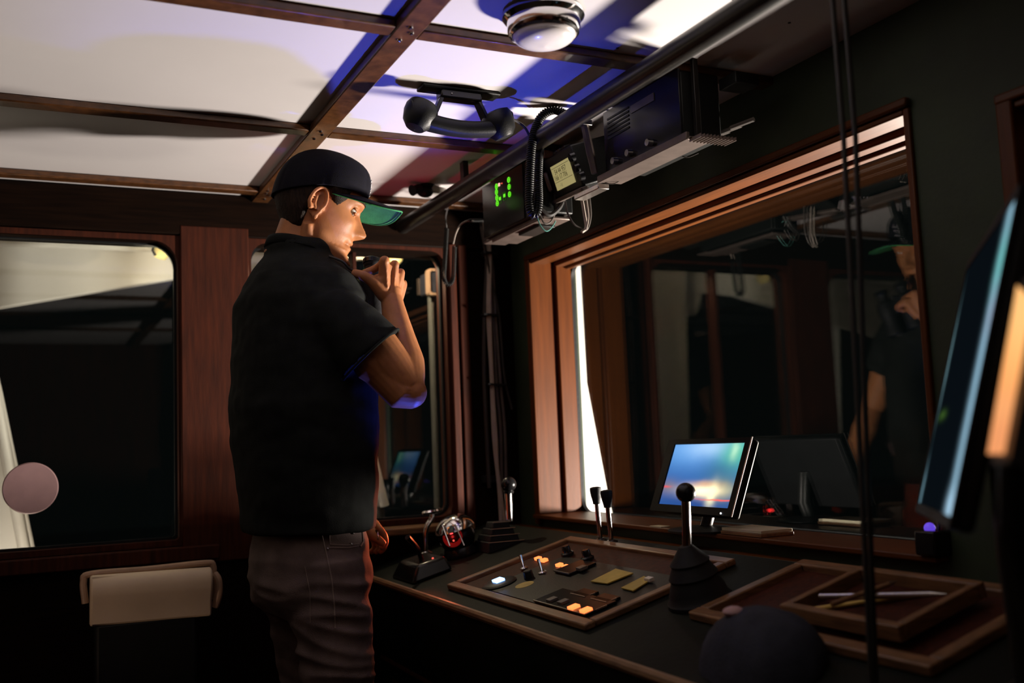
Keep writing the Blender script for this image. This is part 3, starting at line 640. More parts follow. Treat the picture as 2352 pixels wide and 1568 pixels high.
# ---- right foreground: second panel, hooded instrument, tray, knob
p2 = thing('side_panel', 'dark wood framed panel on the console right of the near lever', 'panel', pp(1.1, 1.3))
for a in ((1.03, 1.055, .95, 1.47), (1.27, 1.295, .95, 1.47)): pbox(MB(), *a, .0005, .016).build('frame_bar', 'oakY', p2, .003)
for a in ((1.055, 1.27, 1.446, 1.47), (1.055, 1.27, .95, .974)): pbox(MB(), *a, .0005, .016).build('frame_bar', 'oakX', p2, .003)
pbox(MB(), 1.0555, 1.2695, .9745, 1.4455, .0005, .004).build('face_board', 'mahog', p2)
hp = pp(1.0, 1.26); 
t = thing('hooded_instrument', 'dark blue-grey hooded instrument on the near edge of the console', 'instrument', hp)
m_ = MB(); rings = []
for k in range(9):
    tt = k / 8; yy = 1.30 - .22 * tt; s = (1 - abs(2 * tt - 1) ** 2.4) ** .5 * .9 + .12
    rings.append([Vector((.955 + .07 * math.cos(q_) * s, yy, cz(.955 + .07 * math.cos(q_) * s) + .001 + max(0, .080 * math.sin(q_)) * s)) for q_ in [math.pi * i / 10 for i in range(11)]])
m_.loft(rings).build('hood', 'seatblue', t)
a = at(1745, 1389, 1.36); MB().ball(Vector((.945, 1.235, cz(.955) + .074)), .017, 16, (1, 1, .5)).build('pink_button', 'pink', t)
t = thing('pen_tray', 'open wooden tray of pens and tools at the right of the console', 'tray', pp(1.17, 1.15))
for a in ((1.07, 1.085, 1.03, 1.27), (1.23, 1.245, 1.03, 1.27)): pbox(MB(), *a, .0165, .040).build('side', 'oakY', t, .002)
for a in ((1.085, 1.23, 1.03, 1.045), (1.085, 1.23, 1.255, 1.27)): pbox(MB(), *a, .0165, .040).build('side', 'oakX', t, .002)
pbox(MB(), 1.0855, 1.2295, 1.0455, 1.2545, .0165, .020).build('bottom', 'mahog', t)
for k, (x0, y0, x1, y1, mt, lab) in enumerate(((1.10, 1.235, 1.215, 1.10, 'brass', 'brass coloured pen lying across the tray'), (1.13, 1.245, 1.20, 1.06, 'steel', 'thin steel ruler like pen lying along the tray'), (1.095, 1.18, 1.20, 1.15, 'oakX', 'wooden pencil lying flat in the tray'))):
    a = pp(x0, y0, .0248 + .0088 * k); b = pp(x1, y1, .0248 + .0088 * k)
    o = thing('pen', lab, 'pen', a, 'pens in the open tray')
    MB().tube([a, a.lerp(b, .88)], .0042, 10).build('barrel', mt, o)
    MB().tube([a.lerp(b, .88), b], [.0042, .0008], 10).build('tip', 'steel', o)
kb = at(1998, 1349, 1.33)
t = thing('brass_knob', 'small dull brass ball knob on a thin stalk at the right', 'knob', (kb.x, kb.y, cz(kb.x)))
MB().ball(kb, .0085, 18).build('ball', 'brass', t)
MB().tube([(kb.x, kb.y, cz(kb.x) + .002), kb], .004, 10).build('stalk', 'blackmetal', t)
MB().lathe([(.0001, 0), (.014, 0), (.012, .006), (.0001, .006)], (kb.x, kb.y, cz(kb.x) - .001), PN, 16).build('base', 'blackmetal', t)

# ================================================================== overhead
PIPX, PIPZ, PR = 1.045, .690, .0225
t = thing('overhead_pipe', 'long black overhead pipe running fore of the ceiling lamp to the port wall', 'pipe', (PIPX, 1.3, PIPZ))
MB().tube([(PIPX, -.6, PIPZ), (PIPX, YP - .0225, PIPZ)], PR, 28).build('tube', 'blackmetal', t)
MB().lathe([(.0001, 0), (.0225, 0), (.0232, .004), (.0225, .012), (.0001, .012)], (PIPX, YP - .0222, PIPZ), (0, -1, 0), 24).build('end_cap', 'blackmetal', t)
for y in (.25, 1.25, 2.42):
    b = MB().box(PIPX - .008, PIPX + .008, y - .012, y + .012, PIPZ + .015, CEIL - .0005).build('hanger', 'blackmetal', t, .002)
# dome lamp
lc = Vector((.815, 1.507, CEIL))
t = thing('dome_lamp', 'round chrome ceiling lamp with a ribbed clear dome, unlit', 'lamp', lc)
MB().lathe([(.0001, .0003), (.071, .0003), (.0735, .004), (.0735, .010), (.069, .015), (.0655, .018), (.0650, .034), (.0625, .040), (.058, .0425), (.0555, .040), (.0001, .040)], lc, (0, 0, -1), 72).build('chrome_ring', 'chrome', t)
prof = [(.0001, .030)]
prof += [(.0555 * math.sqrt(max(0, 1 - (k / 26) ** 2)) + (.0007 if k % 2 else 0), .041 + .022 * (k / 26)) for k in range(26)] + [(.004, .0635), (.0001, .064)]
dome_mat = mat('ribbed_lens', (.86, .80, .78), .22, var=.05, coat=.5)
MB().lathe(prof, lc, (0, 0, -1), 64).build('dome_lens', dome_mat, t, 0, 60)
# handset on the ceiling
hA = atz(932, 240, CEIL - .046); hB = atz(1174, 268, CEIL - .046)
mid = (hA + hB) / 2; hx = (hB - hA).normalized(); hy = Vector((0, 0, 1)).cross(hx)
t = thing('ceiling_handset', 'black telephone handset hanging from the white ceiling', 'handset', (mid.x, mid.y, CEIL))
def hp3(s, z, y=0): return mid + hx * s + Vector((0, 0, z)) + hy * y
L_ = .116
sec = []
for k in range(21):
    s = -1 + 2 * k / 20; ww = .021 + .004 * abs(s); zz = -.040 + .018 * s * s + (.012 * max(0, abs(s) - .8) / .2); hh = .0165 + .004 * max(0, abs(s) - .45)
    sec.append([hp3(s * L_, zz, 0) + hy * ww * math.copysign(abs(math.cos(a)) ** .7, math.cos(a)) + Vector((0, 0, hh * math.copysign(abs(math.sin(a)) ** .7, math.sin(a)))) for a in [2 * math.pi * j / 20 for j in range(20)]])
MB().loft(sec).build('grip', 'black', t)
for s, nm in ((-1, 'earpiece'), (1, 'mouthpiece')):
    a = hp3(s * (L_ - .022), -.024); ax = (Vector((0, 0, 1)) - hx * s * .42).normalized()
    MB().lathe([(.0001, -.030), (.020, -.027), (.031, -.014), (.036, .006), (.0355, .020), (.031, .030), (.019, .034), (.0001, .035)], a, ax, 32).build(nm, 'black', t)
br = t
for s in (-1, 1):
    MB().hexa([hp3(s * .033, CEIL - mid.z - .012, -.012), hp3(s * .042, CEIL - mid.z - .012, -.012), hp3(s * .042, CEIL - mid.z - .012, .012), hp3(s * .033, CEIL - mid.z - .012, .012)][::-1 if s < 0 else 1] + [hp3(s * .056, -.016, -.014), hp3(s * .066, -.016, -.014), hp3(s * .066, -.016, .014), hp3(s * .056, -.016, .014)][::-1 if s < 0 else 1]).build('cradle_arm', 'gloss', br, .002)
MB().obox((mid.x, mid.y, CEIL - .013), hx * .048, hy * .016, Vector((0, 0, .0125))).build('cradle_base', 'gloss', br, .004)
MB().obox((mid.x, mid.y, CEIL - .0045), hx * .09, hy * .022, Vector((0, 0, .004))).build('cradle_plate', 'black', br, .003)
MB().ball(hp3(-.024, CEIL - mid.z - .016, -.0165), .0022, 10).build('screw', 'chrome', br)
cord = spline([at(1170, 272, 1.93), at(1188, 279, 1.94), at(1205, 292, 1.96), at(1216, 312, 1.985), at(1222, 330, 2.0)], 8)
MB().tube(cord, .0030, 8).build('lead', 'blackwire', t)
# coil cord over the pipe
t = thing('coil_cord', 'thick black coiled cord looped over the overhead pipe', 'cord', (PIPX, 2.0, PIPZ))
y_ = 1.965
pth = spline([at(1296, 262, 1.93), at(1274, 252, 1.94), at(1250, 262, y_ - .01), at(1234, 285, y_), at(1222, 330, y_), at(1217, 400, y_), at(1216, 460, y_), at(1219, 486, y_), at(1227, 494, y_), at(1234, 484, y_), at(1237, 460, y_), at(1236, 420, y_ + .01), at(1237, 370, y_ + .02), at(1240, 340, y_ + .05)], 14)
fat = [p for p in pth]
MB().tube(helix(fat, .0085, .0052, 9), .0026, 6, cap=True).build('coil', 'black', t, 0, 180)
MB().tube(pth, .0065, 8).build('core', 'blackwire', t)
# thin coil cord on the left
t = thing('coil_cord', 'thin coiled cord with a pale straight lead hanging near the corner', 'cord', at(1032, 560, 2.62))
y_ = 2.62
pth = spline([at(1026, 524, y_), at(1024, 560, y_), at(1021, 610, y_), at(1020, 636, y_), at(1025, 651, y_), at(1034, 652, y_), at(1041, 636, y_), at(1043, 600, y_), at(1044, 566, y_)], 12)
MB().tube(helix(pth, .0058, .0042, 8), .0016, 5).build('coil', 'black', t, 0, 180)
MB().tube(spline([at(1041, 560, y_), at(1047, 536, y_), at(1058, 516, y_), at(1074, 507, y_), at(1090, 506, y_ + .02)], 8), .0022, 8).build('pale_lead', 'whitewire', t)
MB().tube(helix([at(1076, 507, y_), at(1108, 506, y_ + .03)], .0045, .0045, 8), .0013, 5).build('coil_end', 'black', t, 0, 180)
MB().tube(spline([at(1026, 526, y_), at(1024, 505, y_), at(1026, 488, y_ + .1), at(1030, 472, y_ + .22)], 6), .0022, 8).build('upper_lead', 'blackwire', t)
MB().tube(spline([at(1104, 506, y_ + .03), at(1112, 512, 2.75), at(1117, 530, 2.9)], 6), .0022, 8).build('lower_lead', 'blackwire', t)
# swivel spot lamp on the ceiling
sc_ = atz(984, 424, CEIL); a = at(972, 440, sc_.y); 
t = thing('swivel_spotlight', 'small black swivel spotlight on the ceiling beyond the pipe', 'lamp', (sc_.x, sc_.y, CEIL))
MB().ball(a + Vector((.006, 0, .0)), .021, 24, (1.15, 1, .8)).build('head', 'rubber', t)
MB().lathe([(.0001, 0), (.014, 0), (.013, .02), (.016, .03), (.0001, .03)], a + Vector((-.014, -.008, .006)), (-.8, -.3, -.3), 18).build('snout', 'rubber', t)
MB().lathe([(.0001, .0003), (.022, .0003), (.020, .008), (.009, .014), (.009, .03), (.0001, .03)], (a.x + .012, sc_.y, CEIL), (0, 0, -1), 20).build('ceiling_mount', 'rubber', t)
MB().obox(a + Vector((.045, 0, .006)), Vector((.022, 0, -.004)), Vector((0, .014, 0)), Vector((.002, 0, .010))).build('white_bracket', 'white', t, .003)
MB().tube([a + Vector((.01, -.012, .024)), a + Vector((.03, -.012, .030)), a + Vector((.042, -.012, .024))], .003, 8).build('clip', 'steel', t)

# ---- radio rack: tray hung from the ceiling, radios on it
EX = 1.17
t = thing('radio_tray', 'long grey metal tray under the ceiling carrying the radios', 'tray', (1.26, 2.0, .60))
def tray_z(y): return .592
MB().box(EX + .006, EX + .062, 1.585, 1.935, .588, .594).build('plate', 'greymetal', t, .001)
MB().box(EX - .002, EX + .006, 1.585, 1.935, .586, .602).build('front_lip', 'greymetal', t, .001)
MB().box(EX + .006, EX + .075, 2.235, 2.60, .576, .582).build('plate', 'greymetal', t, .001)
MB().box(EX + .0, EX + .03, 1.9355, 2.05, .574, .587).build('joint_bar', 'steel', t, .002)
for y in (1.597, 1.925, 2.206, 2.585):
    MB().box(EX + .03, EX + .042, y - .005, y + .005, .583 if y > 2 else .5942, CEIL - .0005).build('hanger', 'blackmetal', t, .001)
for k in range(11):
    MB().box(EX + .004 + .0085 * k, EX + .0055 + .0085 * k, 1.545, 1.584, .580, .5875).build('fin', 'greymetal', t)
MB().box(EX + .0, EX + .105, 1.575, 1.5845, .5876, .5885).build('fin_plate', 'greymetal', t)
big = thing('large_radio', 'largest black radio box, at the right end of the overhead tray', 'radio', (1.26, 1.79, .60))
MB().box(EX + .012, EX + .11, 1.615, 1.905, .6025, .742).build('case', 'black', big, .004)
MB().box(EX + .006, EX + .012, 1.612, 1.908, .6025, .744).build('faceplate', 'gloss', big, .001)
for k in range(6): MB().box(EX + .0045, EX + .006, 1.80, 1.89, .676 + .009 * k, .680 + .009 * k).build('vent_slat', 'rubber', big)
MB().box(EX + .0042, EX + .0058, 1.70, 1.79, .705, .722).build('name_strip', 'dimlens', big)
for (y, z) in ((1.86, .612), (1.80, .613), (1.72, .613)): MB().lathe([(.0001, 0), (.0085, 0), (.0075, .012), (.0001, .012)], (EX + .006, y, z + .006), (-1, 0, 0), 16).build('knob', 'steel', big)
for y in (1.66, 1.70, 1.74): MB().tube([(EX + .13, y - .05, .63), (EX + .15, y - .10, .635)], .005, 8).build('plug', 'greywire', big)
MB().obox((EX + .13, 1.575, .715), (.03, 0, 0), (0, .028, 0), (0, 0, .012)).build('terminal_block', 'black', big, .002)
# green lit set
gr = thing('green_lit_radio', 'black radio with glowing green keys at the left end of the tray', 'radio', (1.26, 2.42, .585))
gx = 1.16
MB().box(gx + .004, gx + .10, 2.215, 2.565, .5825, .735).build('case', 'black', gr, .004)
def ong(u, v): return atx(u, v, gx)
def gpos(u, v, d): p = ong(u, v); return Vector((gx - d, p.y, p.z))
MB().box(gx, gx + .004, 2.30, 2.562, .585, .733).build('faceplate', 'gloss', gr, .0015)
for (u, v) in ((1141, 428), (1141, 441), (1142, 454), (1143, 467), (1169, 413), (1170, 429), (1171, 446)):
    p = gpos(u, v, .0012); pts = [p + Vector((0, .0062 * math.cos(a), .0068 * math.sin(a))) for a in [2 * math.pi * k / 16 for k in range(16)]]
    r_ = MB().tube(pts, .0013, 6, closed=True).build('key_ring', 'greenglow', gr)
    MB().obox(p, (.0006, 0, 0), (0, .0028, 0), (0, 0, .0008)).build('key_mark', 'greenglow', r_)
for (u, v) in ((1149, 456), (1159, 449)):
    p = gpos(u, v, .001); MB().obox(p, (.0008, 0, 0), (0, .0048, 0), (0, 0, .0042)).build('green_display', 'greenglow', gr)
    ringframe(MB(), rrect(p.y - .008, p.y + .008, p.z - .013, p.z + .009, .0005, 2), rrect(p.y - .0074, p.y + .0074, p.z - .0124, p.z + .0084, .0005, 2), fx, gx - .0012, gx - .0002).build('display_border', mat('dim_green_border', (.05, .15, .03), .5, emit=(.1, .6, .02), estr=.12), gr)
p = gpos(1147, 424, .001); MB().obox(p, (.0008, 0, 0), (0, .0042, 0), (0, 0, .0042)).build('red_white_lamp', 'whitered', gr)
p = gpos(1153, 421, .001); MB().obox(p, (.0008, 0, 0), (0, .0022, 0), (0, 0, .0012)).build('red_lamp', 'redglow', gr)
lamp('green_key_light', 'POINT', (gx - .03, 2.43, .66), (0, 0, 0), .003, (.2, 1, .05), .02)
MB().box(EX + .004, EX + .085, 2.22, 2.54, .568, .5755).build('under_bracket', 'greymetal', t, .002)
MB().box(EX + .02, EX + .07, 2.28, 2.40, .560, .5675).build('cable_clamp', 'black', t, .002)
# label box: tilted face with the paper label
lb_ = thing('position_display', 'black set with a backlit yellowish display of numbers, middle of the tray', 'radio', (1.24, 2.13, .6))
l00, l10, l11, l01 = at(1280, 438, 2.175), at(1322, 417, 2.055), at(1305, 362, 2.055), at(1262, 383, 2.175)
ux = (l10 - l00).normalized(); uy = (l01 - l00); uy = (uy - ux * uy.dot(ux)).normalized(); un = ux.cross(uy)   # un points to the viewer
if un.x > 0: un = -un
W_ = (l10 - l00).length; H_ = (l01 - l00).length; lc_ = (l00 + l11) / 2
MB().obox(lc_ - un * .052 + uy * .004 - ux * .012, ux * (W_ / 2 + .038), uy * (H_ / 2 + .020), un * .050).build('case', 'black', lb_, .004)
MB().obox(lc_ - un * .0005, ux * W_ * .485, uy * H_ * .485, un * .0012).build('display', 'lcd', lb_)
lab = [o for o in lb_.children if o.name.startswith('display')][0]
e0 = lc_ - ux * W_ * .485 - uy * H_ * .485 + un * .0009
for s, fx_, fy_, hh in (('54 44 957', .14, .60, .0185), ('166 17 706', .05, .37, .0185), ('- 1 J', .22, .10, .010)):
    text_mesh('numbers', s, 'ink', lab, e0 + ux * W_ * fx_ + uy * H_ * fy_, ux, uy, hh)
for fy_ in (.30, .86): MB().obox(e0 + ux * W_ * .49 + uy * H_ * fy_, ux * W_ * .46, uy * .0004, un * .0003).build('ruled_line', 'ink', lab)
MB().obox(lc_ - un * .004 - uy * (H_ / 2 + .022) - ux * .012, ux * (W_ / 2 + .04), uy * .005, un * .010).build('edge_trim', 'greymetal', lb_, .002)
for (a, b) in ((.9, .7), (.95, .25), (1.05, -.1)): MB().lathe([(.0001, 0), (.011, 0), (.010, .012), (.0001, .012)], lc_ + ux * W_ * (a - .12) + uy * H_ * (b - .3), un, 16).build('knob', 'gloss', lb_)
for a in (-.2, .0, .25): MB().obox(lc_ + ux * W_ * a + uy * (H_ / 2 + .026) - un * .02, ux * .010, uy * .006, un * .012).build('top_catch', 'gloss', lb_, .002)
MB().obox(lc_ - ux * (W_ / 2 + .030) + uy * .0 + un * .004, ux * .006, uy * .026, un * .006).build('side_grip', 'greymetal', lb_, .005)
# strap bracket from the pipe to the tray
sb_ = thing('strap_bracket', 'grey strap bracket between the overhead pipe and the tray', 'bracket', (1.12, 1.93, .66))
a0, a1 = at(1343, 287, 1.93), at(1366, 398, 1.93)
MB().tube([a0, a0.lerp(a1, .55), a1], [.009, .010, .008], 8).build('strap', 'greymetal', sb_)
MB().obox(a0 + Vector((.0, 0, .004)), (.014, 0, 0), (0, .012, 0), (0, 0, .007)).build('foot', 'steel', sb_, .002)
# wooden block behind the coil cord
wbk = thing('wood_block', 'orange lit wooden block showing under the pipe beside the coiled cord', 'block', at(1250, 358, 2.20))
p = at(1250, 357, 2.22); MB().box(p.x - .012, p.x + .016, 2.20, 2.238, p.z - .012, CEIL - .018).build('block', 'oakX', wbk, .003)

# ---- hanging wires under the tray
def wire(nm, label, pts, r, m, grp=None):
    o = MB().tube(spline(pts, 10), r, 8).build(nm, m); tag(o, label, 'wire', grp); return o
wire('wire_loop', 'teal wire loop hanging under the left end of the tray', [at(1234, 480, 2.24), at(1236, 505, 2.24), at(1246, 524, 2.24), at(1258, 530, 2.24), at(1272, 515, 2.24), at(1282, 490, 2.24), at(1288, 462, 2.2)], .0016, 'tealwire', 'loose wires under the tray')
wire('wire_loop', 'pale grey wire looping below the black numbered radio', [at(1240, 492, 2.22), at(1250, 512, 2.22), at(1264, 510, 2.22), at(1276, 488, 2.22), at(1286, 462, 2.2)], .0022, 'greywire', 'loose wires under the tray')
wire('wire_loop', 'thick black wire sagging just under the numbered radio', [at(1240, 478, 2.2), at(1262, 494, 2.2), at(1284, 478, 2.2), at(1296, 455, 2.2)], .006, 'blackwire', 'loose wires under the tray')
wire('wire_loop', 'long pale cable loop right of the wire bundle, hanging deepest', [at(1330, 425, 2.1), at(1336, 455, 2.1), at(1342, 490, 2.1), at(1346, 522, 2.1), at(1336, 533, 2.1)], .0042, 'whitewire', 'cables hanging in a deep bundle')
wire('wire_loop', 'pale cable at the right side of the deep hanging bundle', [at(1350, 428, 2.1), at(1354, 465, 2.1), at(1356, 495, 2.1), at(1350, 522, 2.1), at(1338, 532, 2.1)], .0036, 'greywire', 'cables hanging in a deep bundle')
wire('wire_loop', 'thin outer cable curving into the deep hanging bundle', [at(1342, 428, 2.09), at(1348, 470, 2.09), at(1351, 500, 2.09), at(1346, 528, 2.09)], .0026, 'whitewire', 'cables hanging in a deep bundle')
wire('wire_loop', 'dark cable swinging from the numbered radio down to the bundle', [at(1298, 462, 2.1), at(1304, 490, 2.1), at(1318, 514, 2.1), at(1338, 526, 2.1)], .0026, 'greywire', 'cables hanging in a deep bundle')
wire('wire_loop', 'teal wire drooping under the large radio', [at(1398, 398, 1.92), at(1416, 400, 1.91), at(1444, 394, 1.88), at(1470, 380, 1.85), at(1488, 366, 1.82)], .0016, 'tealwire', 'thin wires under the large radio')
wire('wire_loop', 'brown wire drooping lowest under the large radio', [at(1382, 410, 1.93), at(1392, 420, 1.93), at(1412, 421, 1.92), at(1436, 408, 1.9), at(1462, 400, 1.87)], .0012, 'greywire', 'thin wires under the large radio')
wire('wire_loop', 'white wire close under the lip of the large radio tray', [at(1424, 377, 1.89), at(1446, 378, 1.88), at(1466, 372, 1.86), at(1480, 366, 1.84)], .0014, 'whitewire', 'thin wires under the large radio')
wire('wire_loop', 'bright white cable end poking out under the right end of the tray', [at(1490, 354, 1.80), at(1506, 351, 1.79), at(1524, 354, 1.77), at(1539, 361, 1.75)], .0034, 'whitewire', 'thin wires under the large radio')
wire('wire_loop', 'fine dark wire trailing right of the tray fins', [at(1552, 342, 1.75), at(1562, 356, 1.74), at(1580, 361, 1.73), at(1604, 352, 1.71)], .0010, 'greywire', 'thin wires under the large radio')
# ---- cable bundle in the corner
cb = thing('cable_bundle', 'bundle of cables tied up the dark corner right of the middle window', 'cables', (1.3, 2.93, 0))
yb = 2.915
lines = [((1104, 505), (1118, 580), (1113, 722), (1112, 850), (1118, 1000), (1124, 1120)), ((1110, 505), (1122, 580), (1121, 722), (1128, 850), (1134, 1000), (1146, 1120), (1152, 1225)),
         ((1116, 512), (1126, 580), (1126, 722), (1132, 882), (1140, 1000), (1144, 1080), (1160, 1200)), ((1106, 520), (1116, 580), (1132, 722), (1140, 882), (1150, 1000), (1152, 1200)),
         ((1114, 540), (1130, 600), (1138, 722), (1150, 882), (1160, 1000), (1164, 1200)), ((1112, 560), (1128, 640), (1146, 722), (1158, 860), (1176, 940))]
for k, (ln, mt, r) in enumerate(zip(lines, ('blackwire', 'whitewire', 'whitewire', 'greywire', 'greywire', 'blackwire'), (.007, .0062, .005, .0065, .005, .004))):
    MB().tube(spline([at(u, v, yb - .006 * (k % 3)) for u, v in ln], 8), r, 8).build('cable', mt, cb)
for (u0, u1, v) in ((1108, 1134, 580), (1108, 1142, 722), (1118, 1160, 882)):
    a = at(u0, v, yb - .012); b = at(u1, v + 2, yb - .012); MB().obox((a + b) / 2, (b - a) / 2, (0, .014, 0), (0, 0, .003)).build('cable_tie', 'rubber', cb, .001)
for v in (580, 1100): p = at(1128, v, yb); MB().box(p.x - .02, p.x + .03, yb + .004, YP - .0005, p.z - .012, p.z + .012).build('wall_clip', 'rubber', cb, .002)

# ---- near hanging cords
for (x, lab) in ((1.004, 'left one of two thin dark cords hanging before the front window'), (1.026, 'right one of two thin dark cords hanging before the front window')):
    dx = x - 1.004
    o = thing('hanging_cord', lab, 'cord', (x, 1.0, CEIL), 'two dark cords in the foreground')
    MB().tube([(x - .006, 1.0, CEIL - .001), (x - .004, 1.0, .4), (x - .014 - dx * .4, 1.0, .05), (x - .028 - dx * .6, 1.0, cz(1.0) - .001)], .0038, 10).build('cord_line', 'blackwire', o)
    MB().lathe([(.0001, .0003), (.009, .0003), (.008, .008), (.0001, .012)], (x - .006, 1.0, CEIL), (0, 0, -1), 14).build('ceiling_eye', 'blackmetal', o)

# ---- large monitor at the right edge
nb, nt2, fb, ft = at(2198, 1182, .66), at(2332, 530, .66), at(2118, 1150, .94), at(2208, 600, .94)
t = thing('large_monitor', 'large tilted monitor at the right edge, seen at a steep angle', 'monitor', (.95, .82, cz(.95)))
mx = (fb - nb); my = (nt2 - nb); my2 = (ft - fb); mn = mx.cross(my).normalized()
if mn.x > 0: mn = -mn
mcn = (nb + nt2 + fb + ft) / 4
ux = mx.normalized(); uy = ((my + my2) / 2); uy = (uy - ux * uy.dot(ux)).normalized(); mn = ux.cross(uy)
if mn.x > 0: mn = -mn
hw = .5 * mx.length; hh = .25 * (my.length + my2.length)
MB().obox(mcn - mn * .012, ux * (hw + .010), uy * (hh + .012), mn * .009).build('case', 'black', t, .006)
ringframe(MB(), rrect(-hw - .010, hw + .010, -hh - .012, hh + .012, .004), rrect(-hw, hw, -hh, hh, .001), lambda a, b, d: mcn + ux * a + uy * b + mn * d, -.003, .002).build('bezel', 'rubber', t)
sq2 = lambda a, b: mcn + ux * hw * a + uy * hh * b + mn * .0005
screen_quad('screen', 'bigscreen', sq2(-1, -1), sq2(1, -1), sq2(1, 1), sq2(-1, 1), t)
MB().tube([mcn - mn * .05 - uy * .04, mcn - mn * .09 - uy * (hh + .03), (mcn.x + .06, mcn.y - .01, cz(mcn.x + .06) + .012)], .018, 14).build('neck', 'blackmetal', t)
pbox(MB(), mcn.x + .0, mcn.x + .12, mcn.y - .06, mcn.y + .05, .0008, .010).build('foot', 'blackmetal', t, .004)
# orange strip right of it, source unknown; its glow is put in as emission
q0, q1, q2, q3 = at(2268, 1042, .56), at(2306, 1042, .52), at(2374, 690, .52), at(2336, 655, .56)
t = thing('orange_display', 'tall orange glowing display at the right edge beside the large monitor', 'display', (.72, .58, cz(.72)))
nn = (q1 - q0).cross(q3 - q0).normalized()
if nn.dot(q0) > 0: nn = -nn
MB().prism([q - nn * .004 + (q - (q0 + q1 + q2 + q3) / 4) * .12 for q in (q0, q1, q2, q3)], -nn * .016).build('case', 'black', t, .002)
M['orangestrip'] = screen_mat('orange_display_picture', [(.5, .9, .9, .3, (1.0, .55, .20), .9), (.5, .1, .9, .4, (.75, .28, .12), .9), (.5, .3, .6, .1, (.85, .38, .15), .5)], (1.1, .45, .13), .06, 6, 1.15)
screen_quad('screen', 'orangestrip', q0, q1, q2, q3, t)
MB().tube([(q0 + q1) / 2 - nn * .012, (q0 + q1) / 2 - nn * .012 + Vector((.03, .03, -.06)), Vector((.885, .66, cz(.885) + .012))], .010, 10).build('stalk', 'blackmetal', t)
# purple lit control on the sill
p = atx(2135, 1212, 1.405)
t = thing('sill_control', 'small dark control with a purple lit ball on the sill below the large monitor', 'control', (p.x, p.y, Z0 + .012))
MB().box(p.x - .016, p.x + .03, p.y - .022, p.y + .022, Z0 + .0122, p.z - .004).build('case', 'gloss', t, .004)
MB().ball(p, .0095, 18).build('ball', mat('purple_lit_ball', (.12, .06, .4), .2, emit=(.16, .08, .9), estr=.7), t)
MB().ball(p + Vector((-.008, -.006, -.014)), .0045, 14).build('small_ball', M['purple_lit_ball'] if 'purple_lit_ball' in M else bpy.data.materials['purple_lit_ball'], t)
MB().tube([p + Vector((.016, -.004, -.006)), p + Vector((.018, -.010, .028))], .003, 8).build('lamp_stem', 'blackmetal', t)
for dz in (.016, .028): MB().ball(p + Vector((.015, -.010, dz)), .0026, 10).build('red_lamp', 'redglow', t)
# dark chair at the lower right
t = thing('helm_chair', 'dark blue-grey upholstered chair in the lower right corner', 'chair', (.62, .44, FLOOR))
MB().loft([[Vector((.60 + .035 * sx, .385 + yy + .0, z)) for sx, yy in ((-1, -.2), (1, -.2), (1.2, 0), (1, .05), (-1, .05), (-1.2, 0))] for z in (-.52, -.40, -.22, -.10, -.06)]).build('backrest', 'seatblue', t, .015)
MB().box(.60, .84, .16, .44, -.64, -.54).build('seat', 'seatblue', t, .02)
MB().lathe([(.0001, 0), (.18, 0), (.17, .02), (.03, .05), (.03, .439), (.0001, .44)], (.70, .32, FLOOR), (0, 0, 1), 24).build('pedestal', 'blackmetal', t)

# ================================================================== the man
man = thing('person', 'person in a dark cap with green brim, black T-shirt and jeans, holding binoculars', 'person', (.56, 2.27, FLOOR))
# ---- head, local axes: x forward, y left, z up, origin between the eyes at skull centre
HY, HP, HR = math.radians(-8), math.radians(13), math.radians(0)
HR_ = Matrix.Rotation(HY, 3, 'Z') @ Matrix.Rotation(HP, 3, 'Y') @ Matrix.Rotation(HR, 3, 'X')
ear0 = Vector((-.006, -.077, -.012))
HS = 1.06
HC = at(736, 468, 2.19) - HR_ @ ear0 * HS
def hd(x, y, z): return HC + HR_ @ Vector((x, y, z)) * HS
def itp(tab, z):
    xs_ = [a for a, _ in tab]; return float(np.interp(z, xs_, [b for _, b in tab]))
FR = [(-.137, .036), (-.132, .062), (-.124, .080), (-.112, .088), (-.094, .079), (-.082, .084), (-.072, .0825), (-.062, .0855), (-.05, .083), (-.03, .083), (-.01, .084), (.0, .085), (.008, .088), (.02, .094), (.04, .093), (.06, .085), (.08, .068), (.095, .046), (.108, .018), (.115, .0)]
BK = [(-.137, .010), (-.10, .0), (-.09, -.03), (-.06, -.062), (-.03, -.082), (0, -.094), (.04, -.097), (.07, -.085), (.09, -.062), (.105, -.032), (.115, 0)]
WD = [(-.137, .016), (-.126, .030), (-.110, .041), (-.085, .052), (-.06, .061), (-.03, .067), (0, .070), (.03, .075), (.055, .073), (.08, .058), (.10, .033), (.11, .018), (.115, .0008)]
def g(d, s): return math.exp(-(d / s) ** 2)
